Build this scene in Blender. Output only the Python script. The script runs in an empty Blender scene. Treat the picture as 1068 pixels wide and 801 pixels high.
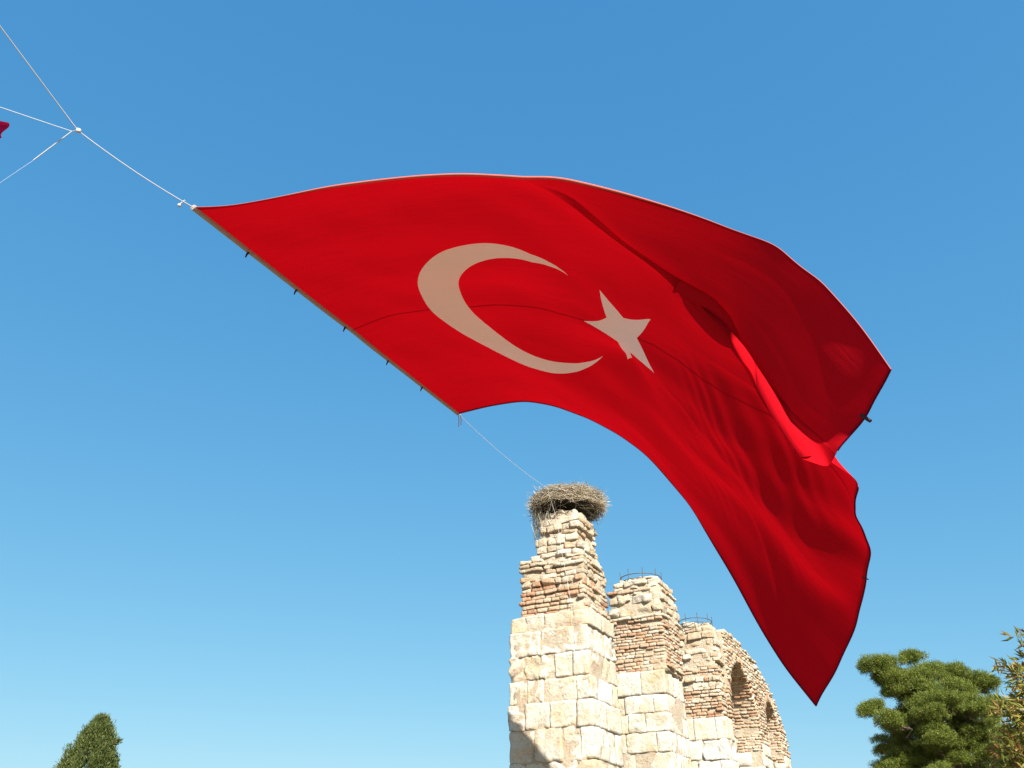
import bpy, math
import numpy as np
from mathutils import Vector, Matrix
rad = math.radians
SC = bpy.context.scene
COL = SC.collection

# ------------------------------------------------------------------ camera, sky, sun, exposure
PITCH = 32.0
CAM = np.array([0.0, 0.0, 1.6])
FOC = 838.0                      # focal length in pixels of the 1068 px wide photograph
cd = bpy.data.cameras.new('camera')
cd.sensor_width = 36.0
cd.lens = FOC / 1068.0 * 36.0
cd.clip_end = 5000
cam = bpy.data.objects.new('camera', cd)
COL.objects.link(cam)
cam.location = CAM
cam.rotation_euler = (rad(90 + PITCH), 0, 0)
SC.camera = cam

SUN_AZ, SUN_EL = 165.0, 36.0     # azimuth clockwise from +Y (the viewing direction)
SKY_GAIN = 0.595
w = bpy.data.worlds.new('World')
SC.world = w
w.use_nodes = True
wn, wl = w.node_tree.nodes, w.node_tree.links
wn.clear()
sky = wn.new('ShaderNodeTexSky')
sky.sky_type = 'NISHITA'
sky.sun_disc = False
sky.sun_elevation = rad(SUN_EL)
sky.sun_rotation = rad(SUN_AZ)
sky.altitude = 0
sky.air_density = 1.0
sky.dust_density = 0.6
sky.ozone_density = 1.5
# the camera's rendering of that blue: one response curve per channel
sep = wn.new('ShaderNodeSeparateColor'); com = wn.new('ShaderNodeCombineColor')
wl.new(sky.outputs[0], sep.inputs[0])
SKY_K = 0.1903
for ch, (ga, po) in enumerate(((0.46, 0.92), (0.668, 0.53), (0.83, 0.30))):
    m1 = wn.new('ShaderNodeMath'); m1.operation = 'MULTIPLY'; m1.inputs[1].default_value = SKY_K
    m2 = wn.new('ShaderNodeMath'); m2.operation = 'POWER'; m2.inputs[1].default_value = po
    m3 = wn.new('ShaderNodeMath'); m3.operation = 'MULTIPLY'; m3.inputs[1].default_value = ga * SKY_GAIN / SKY_K
    wl.new(sep.outputs[ch], m1.inputs[0]); wl.new(m1.outputs[0], m2.inputs[0]); wl.new(m2.outputs[0], m3.inputs[0]); wl.new(m3.outputs[0], com.inputs[ch])
bg = wn.new('ShaderNodeBackground')
bg.inputs['Strength'].default_value = 0.13
wo = wn.new('ShaderNodeOutputWorld')
wl.new(com.outputs[0], bg.inputs[0])
wl.new(bg.outputs[0], wo.inputs[0])

sd = bpy.data.lights.new('sun', 'SUN')
sd.energy = 4.8
sd.angle = rad(0.53)
sd.color = (1.0, 0.95, 0.87)
sun = bpy.data.objects.new('sun', sd)
COL.objects.link(sun)
S_DIR = Vector((math.sin(rad(SUN_AZ)) * math.cos(rad(SUN_EL)), math.cos(rad(SUN_AZ)) * math.cos(rad(SUN_EL)), math.sin(rad(SUN_EL))))
sun.rotation_euler = S_DIR.to_track_quat('Z', 'Y').to_euler()

vs = SC.view_settings
vs.view_transform = 'Standard'
vs.look = 'None'
vs.exposure = 1.3
vs.gamma = 1
vs.use_curve_mapping = False

# ------------------------------------------------------------------ helpers
_p = rad(PITCH)
RV, UV, FV = np.array([1., 0, 0]), np.array([0, -math.sin(_p), math.cos(_p)]), np.array([0, math.cos(_p), math.sin(_p)])
def at(px, py, z):
    """a point of the place: seen in direction (px, py), z metres away along the view axis"""
    return CAM + z * ((px - 534) / FOC * RV + (400.5 - py) / FOC * UV + FV)
def at_y(px, py, y):
    r = (px - 534) / FOC * RV + (400.5 - py) / FOC * UV + FV
    return CAM + r * (y / r[1])

def tag(o, label=None, cat=None, group=None, kind=None):
    if label: o['label'] = label
    if cat: o['category'] = cat
    if group: o['group'] = group
    if kind: o['kind'] = kind
    return o
def empty(name, loc, rz=0):
    o = bpy.data.objects.new(name, None)
    COL.objects.link(o)
    o.location = loc
    o.rotation_euler = (0, 0, rz)
    o.empty_display_size = 0.3
    return o

class MB:
    """collects pieces with numpy; build() links them as ONE mesh object"""
    def __init__(s): s.v, s.f3, s.f4, s.n, s.m3, s.m4 = [], [], [], 0, [], []
    def add(s, v, f, mi=0):
        v = np.asarray(v, float); f = np.asarray(f, int) + s.n
        s.v.append(v); s.n += len(v)
        if f.shape[1] == 3: s.f3.append(f); s.m3.append(np.full(len(f), mi))
        else: s.f4.append(f); s.m4.append(np.full(len(f), mi))
    def build(s, name, mats, parent=None, loc=None, smooth=True, origin=None):
        v = np.concatenate(s.v)
        if origin is not None: v = v - np.asarray(origin)
        me = bpy.data.meshes.new(name)
        f4 = np.concatenate(s.f4) if s.f4 else np.zeros((0, 4), int)
        f3 = np.concatenate(s.f3) if s.f3 else np.zeros((0, 3), int)
        m = np.concatenate(([np.concatenate(s.m4)] if s.m4 else []) + ([np.concatenate(s.m3)] if s.m3 else []))
        li = np.concatenate([f4.ravel(), f3.ravel()])
        tot = np.concatenate([np.full(len(f4), 4), np.full(len(f3), 3)])
        st = np.concatenate([[0], np.cumsum(tot)[:-1]])
        me.vertices.add(len(v)); me.vertices.foreach_set('co', v.ravel())
        me.loops.add(len(li)); me.loops.foreach_set('vertex_index', li.astype(np.int32))
        me.polygons.add(len(tot)); me.polygons.foreach_set('loop_start', st.astype(np.int32))
        me.polygons.foreach_set('material_index', m.astype(np.int32))
        me.polygons.foreach_set('use_smooth', np.full(len(tot), smooth))
        me.update(calc_edges=True); me.validate()
        for mm in (mats if isinstance(mats, (list, tuple)) else [mats]): me.materials.append(mm)
        o = bpy.data.objects.new(name, me)
        COL.objects.link(o)
        if parent: o.parent = parent
        if origin is not None: o.location = origin
        if loc is not None: o.location = loc
        return o

_tmpl = {}
def box_template(nx, ny, nz):
    k = (nx, ny, nz)
    if k in _tmpl: return _tmpl[k]
    idx, V, Fc = {}, [], []
    def g(i, j, l):
        t = (i, j, l)
        if t not in idx:
            idx[t] = len(V); V.append((i / nx * 2 - 1, j / ny * 2 - 1, l / nz * 2 - 1))
        return idx[t]
    for i in range(nx):
        for j in range(ny):
            Fc.append((g(i, j, 0), g(i, j + 1, 0), g(i + 1, j + 1, 0), g(i + 1, j, 0)))
            Fc.append((g(i, j, nz), g(i + 1, j, nz), g(i + 1, j + 1, nz), g(i, j + 1, nz)))
    for i in range(nx):
        for l in range(nz):
            Fc.append((g(i, 0, l), g(i + 1, 0, l), g(i + 1, 0, l + 1), g(i, 0, l + 1)))
            Fc.append((g(i, ny, l), g(i, ny, l + 1), g(i + 1, ny, l + 1), g(i + 1, ny, l)))
    for j in range(ny):
        for l in range(nz):
            Fc.append((g(0, j, l), g(0, j, l + 1), g(0, j + 1, l + 1), g(0, j + 1, l)))
            Fc.append((g(nx, j, l), g(nx, j + 1, l), g(nx, j + 1, l + 1), g(nx, j, l + 1)))
    _tmpl[k] = (np.array(V), np.array(Fc))
    return _tmpl[k]

def stone(mb, rng, c, size, r=0.02, amp=0.01, n=(4, 2, 3), mi=0, rot=None, freq=6.0, chips=0):
    """one rounded, worn stone: centre, full size, edge radius, surface wear"""
    V, Fc = box_template(*n)
    h = np.asarray(size) / 2
    P = V * h
    r = min(r, h.min() * 0.9)
    # pull the grid lines next to an edge onto the rounding
    q = np.clip(P, -(h - r), h - r)
    d = P - q
    l = np.linalg.norm(d, axis=1, keepdims=True)
    P = np.where(l > 1e-9, q + d / np.maximum(l, 1e-9) * np.minimum(l, r), P)
    if amp > 0:
        for o in range(4):
            k = rng.normal(0, freq * 1.8 ** o, (3, 3)); ph = rng.uniform(0, 6.28, 3)
            P = P + amp / 1.55 ** o * np.sin(P @ k + ph)
    for _c in range(chips):                      # broken corners and edges
        e = rng.choice([-1.0, 1.0], 3) * h
        e[rng.integers(3)] *= rng.uniform(-1, 1)
        cr = rng.uniform(0.25, 0.6) * min(np.sort(h)[1] * 1.6, 0.35)
        dd = np.linalg.norm(P - e, axis=1)
        P = P - (e / np.linalg.norm(e)) * (np.clip(1 - dd / cr, 0, 1) * cr * rng.uniform(0.3, 0.6))[:, None]
    if rot is not None: P = P @ np.asarray(rot).T
    mb.add(P + np.asarray(c), Fc, mi)

def rotz(a):
    c, s = math.cos(a), math.sin(a)
    return np.array([[c, -s, 0], [s, c, 0], [0, 0, 1.]])
def rotx(a):
    c, s = math.cos(a), math.sin(a)
    return np.array([[1., 0, 0], [0, c, -s], [0, s, c]])

def tube(mb, pts, r, sides=5, mi=0, cap=True):
    pts = np.asarray(pts, float); n = len(pts)
    rr = np.full(n, r) if np.isscalar(r) else np.asarray(r)
    t = np.gradient(pts, axis=0); t /= np.linalg.norm(t, axis=1, keepdims=True)
    a = np.array([0, 0, 1.]) if abs(t[0][2]) < 0.9 else np.array([1., 0, 0])
    V = []
    for i in range(n):
        u = np.cross(t[i], a); u /= np.linalg.norm(u); b = np.cross(t[i], u); a = np.cross(u, t[i])
        ang = np.arange(sides) / sides * 2 * math.pi
        V.append(pts[i] + rr[i] * (np.cos(ang)[:, None] * u + np.sin(ang)[:, None] * b))
    V = np.concatenate(V)
    F_ = [(i * sides + k, i * sides + (k + 1) % sides, (i + 1) * sides + (k + 1) % sides, (i + 1) * sides + k) for i in range(n - 1) for k in range(sides)]
    mb.add(V, F_, mi)
    if cap:
        for base, e in ((0, 0), (n - 1, (n - 1) * sides)):
            vv = np.concatenate([[pts[base]], V[e:e + sides]])
            mb.add(vv, [(0, 1 + k, 1 + (k + 1) % sides) for k in range(sides)], mi)

def sag(p, q, s, n=12):
    t = np.linspace(0, 1, n)[:, None]
    c = (1 - t) * np.asarray(p) + t * np.asarray(q)
    c[:, 2] -= s * 4 * (t * (1 - t))[:, 0]
    return c

def nt(name):
    m = bpy.data.materials.new(name); m.use_nodes = True
    N, L = m.node_tree.nodes, m.node_tree.links
    return m, N, L, N['Principled BSDF']
def noise(N, L, scale, detail=5, rough=0.6, vec=None, dist=0):
    n = N.new('ShaderNodeTexNoise'); n.inputs['Scale'].default_value = scale; n.inputs['Detail'].default_value = detail
    n.inputs['Roughness'].default_value = rough; n.inputs['Distortion'].default_value = dist
    if vec is not None: L.new(vec, n.inputs['Vector'])
    return n
def ramp(N, L, fac, stops):
    r = N.new('ShaderNodeValToRGB'); e = r.color_ramp.elements
    while len(e) < len(stops): e.new(0.5)
    for k, (p, c) in enumerate(stops):
        e[k].position = p; e[k].color = (c[0], c[1], c[2], 1) if not np.isscalar(c) else (c, c, c, 1)
    L.new(fac, r.inputs[0]); return r
def mix(N, L, a, b, fac, mode='MIX'):
    m = N.new('ShaderNodeMix'); m.data_type = 'RGBA'; m.blend_type = mode
    for k, s in ((6, a), (7, b)):
        if hasattr(s, 'links'): L.new(s, m.inputs[k])
        else: m.inputs[k].default_value = (*s, 1)
    if hasattr(fac, 'links'): L.new(fac, m.inputs[0])
    else: m.inputs[0].default_value = fac
    return m.outputs[2]
def bump(N, L, h, bs, strength, dist, prev=None):
    b = N.new('ShaderNodeBump'); b.inputs['Strength'].default_value = strength; b.inputs['Distance'].default_value = dist
    L.new(h, b.inputs['Height'])
    if prev: L.new(prev, b.inputs['Normal'])
    L.new(b.outputs[0], bs.inputs['Normal']); return b.outputs[0]

def mat_plain(name, col, rough=0.7, metal=0, var=0.25, scale=8):
    m, N, L, b = nt(name)
    tc = N.new('ShaderNodeTexCoord')
    n = noise(N, L, scale, vec=tc.outputs['Object'])
    c = ramp(N, L, n.outputs[0], [(0.3, tuple(x * (1 - var) for x in col)), (0.7, tuple(min(1, x * (1 + var)) for x in col))])
    L.new(c.outputs[0], b.inputs['Base Color'])
    b.inputs['Roughness'].default_value = rough; b.inputs['Metallic'].default_value = metal
    return m

def mat_masonry(name, stops, stain=(0.40, 0.25, 0.12), stain_amt=0.7, dark=(0.10, 0.07, 0.045), bumps=0.9, pit=0.6):
    """stops: ramp over a random value per stone"""
    m, N, L, b = nt(name)
    tc = N.new('ShaderNodeTexCoord'); ge = N.new('ShaderNodeNewGeometry'); v = tc.outputs['Object']
    c0 = ramp(N, L, ge.outputs['Random Per Island'], stops)
    n1 = noise(N, L, 1.7, 6, 0.62, v, 0.8)                 # broad stains
    st = ramp(N, L, n1.outputs[0], [(0.47, 0.0), (0.66, stain_amt)])
    c1 = mix(N, L, c0.outputs[0], stain, st.outputs[0])
    n4 = noise(N, L, 17, 6, 0.75, v, 0.4)                  # pitted, mottled patches inside them
    sp_ = ramp(N, L, n4.outputs[0], [(0.50, 0.0), (0.60, 0.8)])
    n5 = noise(N, L, 2.6, 3, 0.6, v, 0.5)
    sm_ = ramp(N, L, n5.outputs[0], [(0.46, 0.0), (0.60, 1.0)])
    mm = N.new('ShaderNodeMath'); mm.operation = 'MULTIPLY'; L.new(sp_.outputs[0], mm.inputs[0]); L.new(sm_.outputs[0], mm.inputs[1])
    c1 = mix(N, L, c1, tuple(x * 0.72 for x in stain), mm.outputs[0])
    n2 = noise(N, L, 30, 5, 0.7, v)
    g = ramp(N, L, n2.outputs[0], [(0.28, 0.80), (0.62, 1.08)])
    c2 = mix(N, L, c1, g.outputs[0], 1.0, 'MULTIPLY')
    n3 = noise(N, L, 5.5, 8, 0.75, v, 0.3)
    dk = ramp(N, L, n3.outputs[0], [(0.63, 0.0), (0.75, pit)])
    c3 = mix(N, L, c2, dark, dk.outputs[0])
    L.new(c3, b.inputs['Base Color'])
    b.inputs['Roughness'].default_value = 0.92
    b.inputs['Specular IOR Level'].default_value = 0.15
    nb = noise(N, L, 9, 9, 0.72, v)
    p = bump(N, L, nb.outputs[0], b, bumps, 0.07)
    vo = N.new('ShaderNodeTexVoronoi'); vo.inputs['Scale'].default_value = 16; L.new(v, vo.inputs['Vector'])
    vr = ramp(N, L, vo.outputs['Distance'], [(0.05, 0.0), (0.3, 1.0)])
    bump(N, L, vr.outputs[0], b, bumps * 0.4, 0.02, p)
    return m

M = {}
M['ashlar'] = mat_masonry('pale_marble_blocks', [(0, (0.516, 0.451, 0.338)), (0.3, (0.580, 0.539, 0.451)), (0.7, (0.629, 0.601, 0.532)), (1, (0.556, 0.484, 0.347))], stain=(0.499, 0.355, 0.194), stain_amt=0.7, pit=0.7)
M['lime'] = mat_masonry('pale_rubble_stone', [(0, (0.422, 0.344, 0.242)), (0.5, (0.531, 0.461, 0.351)), (1, (0.578, 0.531, 0.437))], bumps=1.0)
M['brick'] = mat_masonry('old_brick', [(0, (0.33, 0.17, 0.10)), (0.2, (0.44, 0.26, 0.15)), (0.45, (0.50, 0.35, 0.23)), (0.7, (0.53, 0.43, 0.31)), (0.85, (0.46, 0.27, 0.16)), (1, (0.35, 0.19, 0.115))], stain=(0.54, 0.45, 0.33), stain_amt=0.7, bumps=1.0)
M['mortar'] = mat_masonry('weathered_mortar', [(0, (0.468, 0.390, 0.289)), (1, (0.468, 0.390, 0.289))], stain=(0.390, 0.281, 0.179), bumps=1.0)

# ------------------------------------------------------------------ the ground
def mat_ground():
    m, N, L, b = nt('dry_ground')
    tc = N.new('ShaderNodeTexCoord'); v = tc.outputs['Object']
    n = noise(N, L, 0.25, 8, 0.65, v); n2 = noise(N, L, 9, 6, 0.7, v)
    a = ramp(N, L, n.outputs[0], [(0.35, (0.25, 0.18, 0.105)), (0.5, (0.19, 0.145, 0.08)), (0.65, (0.10, 0.095, 0.04))])
    g = ramp(N, L, n2.outputs[0], [(0.3, 0.7), (0.7, 1.1)])
    L.new(mix(N, L, a.outputs[0], g.outputs[0], 1, 'MULTIPLY'), b.inputs['Base Color'])
    b.inputs['Roughness'].default_value = 1
    bump(N, L, n2.outputs[0], b, 0.6, 0.05)
    return m
mb = MB()
gx = np.concatenate([np.linspace(-1500, -60, 6), np.linspace(-50, 50, 41), np.linspace(60, 1500, 6)])
X, Y = np.meshgrid(gx, gx, indexing='ij')
Z = 0.08 * np.sin(X * 0.31 + 1) * np.sin(Y * 0.27) * (np.abs(X) < 50) * (np.abs(Y) < 50)
ng = len(gx)
ii, jj = np.meshgrid(np.arange(ng - 1), np.arange(ng - 1), indexing='ij')
k = (ii * ng + jj).ravel()
mb.add(np.stack([X, Y, Z], -1).reshape(-1, 3), np.stack([k, k + ng, k + ng + 1, k + 1], -1))
tag(mb.build('ground', mat_ground()), kind='structure')

# ------------------------------------------------------------------ the ruined aqueduct: three piers and an arched wall in one row
ROW0 = np.array([1.757, 18.8, 0.0]); ROWA = rad(28)
RA = np.array([math.sin(ROWA), math.cos(ROWA), 0]); RB = np.array([math.cos(ROWA), -math.sin(ROWA), 0])
def row(x, y, z=0.0): return ROW0 + x * RB + y * RA + np.array([0, 0, z])

def course(mb, rng, x0, x1, y0, y1, z0, z1, ln, depth, jit, r, amp, n, mis, gap, miss=0.0, par=0, tilt=0.0, chips=0):
    """one ring of stones round a rectangular pier"""
    zc, hz = (z0 + z1) / 2, z1 - z0
    def runrow(a0, a1):
        out, p = [], a0
        while p < a1 - 1e-6:
            l = rng.uniform(*ln)
            if a1 - (p + l) < ln[0] * 0.7: l = a1 - p
            out.append((p, p + l)); p += l
        return out
    full_front = par % 2 == 0
    fa, fb = (x0, x1) if full_front else (x0 + depth, x1 - depth)
    sa, sb = (y0 + depth, y1 - depth) if full_front else (y0, y1)
    def put(cx, cy, sx, sy, nn):
        if rng.random() < miss: return
        rot = rotz(rng.normal(0, tilt)) @ rotx(rng.normal(0, tilt)) if tilt else None
        stone(mb, rng, (cx, cy, zc + rng.normal(0, jit * 0.15)), (sx, sy, hz - gap), r, amp * (rng.choice([0.6, 0.9, 1.2, 2.2]) if chips >= 3 else 1.0), nn, mis[rng.integers(len(mis))], rot, 3.5 if amp > 0.012 else 7, int(rng.integers(0, chips + 1)))
    for (a, b) in runrow(fa, fb):
        for yy, sg in ((y0, -1), (y1, 1)):
            j = abs(rng.normal(0, jit)) * (1 if rng.random() < 0.5 else -1)
            put((a + b) / 2, yy - sg * depth / 2 + sg * j, b - a - gap, depth, n)
    for (a, b) in runrow(sa, sb):
        for xx, sg in ((x0, -1), (x1, 1)):
            j = abs(rng.normal(0, jit)) * (1 if rng.random() < 0.5 else -1)
            put(xx - sg * depth / 2 + sg * j, (a + b) / 2, depth, b - a - gap, (n[1], n[0], n[2]))

def lerp_table(t, h):
    hs_ = [q[0] for q in t]
    return [float(np.interp(h, hs_, [q[i] for q in t])) for i in range(1, len(t[0]))]

def make_pier(seed, label, base, hbase, shaft, bands, pos):
    """base: x0,x1,y0,y1 in the row frame; shaft: table (h, x0, x1, y0, y1); bands: (h0, h1, kind)"""
    rng = np.random.default_rng(seed)
    o = row(*pos)
    root = empty('ruined_pier', o, -ROWA)
    tag(root, label, 'ruined pier', 'ruined piers in a row')
    off = np.array([pos[0], pos[1], 0])
    L_ = lambda x0, x1, y0, y1: (x0 - pos[0], x1 - pos[0], y0 - pos[1], y1 - pos[1])
    # squared blocks below
    mb = MB()
    z, par = 0.0, 0
    hts = []
    while z < hbase - 0.01:
        h = rng.uniform(0.40, 0.68)
        if hbase - (z + h) < 0.36: h = hbase - z
        hts.append((z, z + h)); z += h
    x0, x1, y0, y1 = L_(*base)
    for (a, b) in hts:
        e = rng.normal(0, 0.012, 4)
        course(mb, rng, x0 + e[0], x1 + e[1], y0 + e[2], y1 + e[3], a, b, (0.38, 1.05), 0.4, 0.010, 0.013, 0.010, (14, 7, 10), [0], 0.005, 0, par, 0.004, 3)
        par += 1
    mb.build('block_base', [M['ashlar']], root)
    mb = MB()
    stone(mb, rng, ((x0 + x1) / 2, (y0 + y1) / 2, hbase / 2), (x1 - x0 - 0.035, y1 - y0 - 0.035, hbase - 0.06), 0.05, 0.008, (10, 10, 30), 0, None, 4)
    mb.build('mortar_core', [M['mortar']], root)
    # brick and rubble above
    mb = MB(); core = MB()
    z = hbase
    top = shaft[-1][0]
    while z < top - 0.02:
        kind = [k for (a, b, k) in bands if a - 1e-6 <= z < b - 1e-6]
        kind = kind[0] if kind else 'rubble'
        h = {'brick': rng.uniform(0.085, 0.115), 'rubble': rng.uniform(0.11, 0.19), 'slab': rng.uniform(0.17, 0.27), 'ledge': 0.10, 'gap': rng.uniform(0.06, 0.10)}[kind]
        h = min(h, top - z) if top - z > 0.08 else top - z
        sx0, sx1, sy0, sy1 = L_(*lerp_table(shaft, z + h / 2))
        e = rng.normal(0, 0.02, 4)
        if kind == 'ledge': e = np.array([-0.05, 0.02, -0.03, 0.03])
        if kind == 'gap': e = np.array([0.10, -0.09, 0.11, -0.10]) + rng.normal(0, 0.02, 4)
        sx0 += e[0]; sx1 += e[1]; sy0 += e[2]; sy1 += e[3]
        if kind == 'brick':
            course(mb, rng, sx0, sx1, sy0, sy1, z, z + h, (0.18, 0.40), 0.16, 0.013, 0.010, 0.006, (5, 3, 3), [0, 0, 0, 1], 0.016, 0.03, par, 0.015, 1)
        elif kind == 'gap':
            course(mb, rng, sx0, sx1, sy0, sy1, z, z + h, (0.12, 0.4), 0.2, 0.05, 0.015, 0.012, (5, 4, 3), [0, 1], 0.012, 0.12, par, 0.05, 2)
        elif kind == 'rubble':
            course(mb, rng, sx0, sx1, sy0, sy1, z, z + h, (0.16, 0.50), 0.24, 0.020, 0.020, 0.014, (7, 4, 5), [1, 1, 0], 0.016, 0.08, par, 0.05, 3)
        elif kind == 'slab':
            course(mb, rng, sx0, sx1, sy0, sy1, z, z + h, (0.35, 1.0), 0.35, 0.020, 0.03, 0.022, (12, 6, 6), [1], 0.012, 0.0, par, 0.03, 4)
        else:
            course(mb, rng, sx0, sx1, sy0, sy1, z, z + h, (0.3, 0.7), 0.3, 0.025, 0.015, 0.010, (8, 4, 3), [1, 1, 0], 0.012, 0.05, par, 0.02, 2)
        par += 1
        z += h
    mb.build('brick_shaft', [M['brick'], M['lime']], root)
    # rubble fill inside the shaft, following its outline
    hh = np.linspace(hbase - 0.03, top - 0.05, 24)
    V, Fc = box_template(8, 8, 23)
    P = V.copy()
    for k in range(len(P)):
        hz = hh[int(round((V[k, 2] + 1) / 2 * 23))]
        a, b, c, d = L_(*lerp_table(shaft, hz))
        P[k] = ((a + b) / 2 + V[k, 0] * ((b - a) / 2 - 0.06), (c + d) / 2 + V[k, 1] * ((d - c) / 2 - 0.06), hz)
    for q in range(4):
        kk = rng.normal(0, 3.0 * 1.6 ** q, (3, 3)); P = P + 0.022 / 1.4 ** q * np.sin(P @ kk + rng.uniform(0, 6, 3))
    core.add(P, Fc)
    core.build('rubble_fill', [M['mortar']], root)
    return root

def crown(root, pos, rng, spots):
    """the worn lumps left on a pier's top"""
    mb = MB()
    for (x, y, z, sx, sy, sz) in spots:
        stone(mb, rng, (x - pos[0], y - pos[1], z - 0.03), (sx, sy, sz), 0.07, 0.035, (12, 12, 7), 0, rotz(rng.normal(0, 0.2)), 2.6, 4)
    mb.build('crown_stone', [M['lime']], root)

P1 = (-1.02, 0.85)
pier1 = make_pier(11, 'nearest ruined pier, brick over pale blocks, carrying the big stork nest', (-2.05, 0.0, 0.0, 1.7), 7.15,
    [(7.15, -1.80, -0.06, 0.10, 1.62), (8.30, -1.80, -0.08, 0.12, 1.55), (8.55, -1.76, -0.12, 0.14, 1.50), (8.72, -1.42, -0.18, 0.16, 1.46), (9.10, -1.36, -0.22, 0.18, 1.42), (9.55, -1.30, -0.22, 0.16, 1.40), (9.80, -1.16, -0.30, 0.22, 1.34)],
    [(7.15, 7.80, 'brick'), (7.80, 7.86, 'gap'), (7.86, 8.30, 'rubble'), (8.30, 8.42, 'ledge'), (8.42, 8.46, 'gap'), (8.46, 8.60, 'ledge'), (8.60, 8.86, 'rubble'), (8.86, 9.05, 'slab'), (9.05, 9.10, 'gap'), (9.10, 9.35, 'rubble'), (9.35, 9.42, 'gap'), (9.42, 9.9, 'slab')], P1)
rg = np.random.default_rng(5)
crown(pier1, P1, rg, [(-0.95, 0.45, 9.72, 0.75, 0.6, 0.34), (-0.45, 0.5, 9.66, 0.5, 0.55, 0.3), (-0.8, 1.0, 9.75, 0.9, 0.6, 0.3)])
P2 = (-1.0, 7.1)
pier2 = make_pier(23, 'middle ruined pier with a metal ring frame on its ragged brick top', (-1.95, -0.25, 6.2, 8.0), 7.0,
    [(7.0, -1.90, -0.16, 6.26, 7.95), (8.4, -1.86, -0.16, 6.28, 7.95), (8.8, -1.90, -0.12, 6.22, 7.95), (9.5, -1.84, -0.16, 6.28, 7.9), (9.72, -1.74, -0.24, 6.3, 7.85), (9.85, -1.6, -0.36, 6.36, 7.7)],
    [(7.0, 7.9, 'brick'), (7.9, 7.96, 'gap'), (7.96, 8.5, 'brick'), (8.5, 8.56, 'gap'), (8.56, 8.66, 'ledge'), (8.66, 8.74, 'gap'), (8.74, 8.96, 'slab'), (8.96, 9.05, 'gap'), (9.05, 9.3, 'slab'), (9.3, 9.36, 'gap'), (9.36, 9.46, 'ledge'), (9.46, 9.54, 'gap'), (9.54, 9.9, 'slab')], P2)
crown(pier2, P2, rg, [(-1.2, 6.75, 9.82, 0.8, 0.6, 0.28), (-0.7, 6.9, 9.78, 0.6, 0.7, 0.3), (-0.95, 7.4, 9.8, 0.9, 0.5, 0.3)])
P3 = (-0.9, 12.4)
pier3 = make_pier(37, 'farthest ruined pier joined to the arched wall with a ring frame on top', (-1.62, -0.06, 12.0, 12.86), 6.55,
    [(6.55, -1.62, -0.14, 12.04, 12.9), (8.4, -1.62, -0.14, 12.06, 12.9), (9.3, -1.62, -0.1, 12.02, 12.9), (9.8, -1.45, -0.25, 12.08, 12.9)],
    [(6.55, 7.5, 'brick'), (7.5, 7.56, 'gap'), (7.56, 8.0, 'rubble'), (8.0, 8.3, 'brick'), (8.3, 8.36, 'gap'), (8.36, 8.55, 'rubble'), (8.55, 8.66, 'gap'), (8.66, 8.9, 'slab'), (8.9, 8.98, 'gap'), (8.98, 9.25, 'slab'), (9.25, 9.34, 'gap'), (9.34, 9.45, 'ledge'), (9.45, 9.9, 'slab')], P3)
crown(pier3, P3, rg, [(-1.1, 12.35, 9.78, 0.7, 0.5, 0.24), (-0.6, 12.45, 9.74, 0.5, 0.6, 0.24)])

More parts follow.
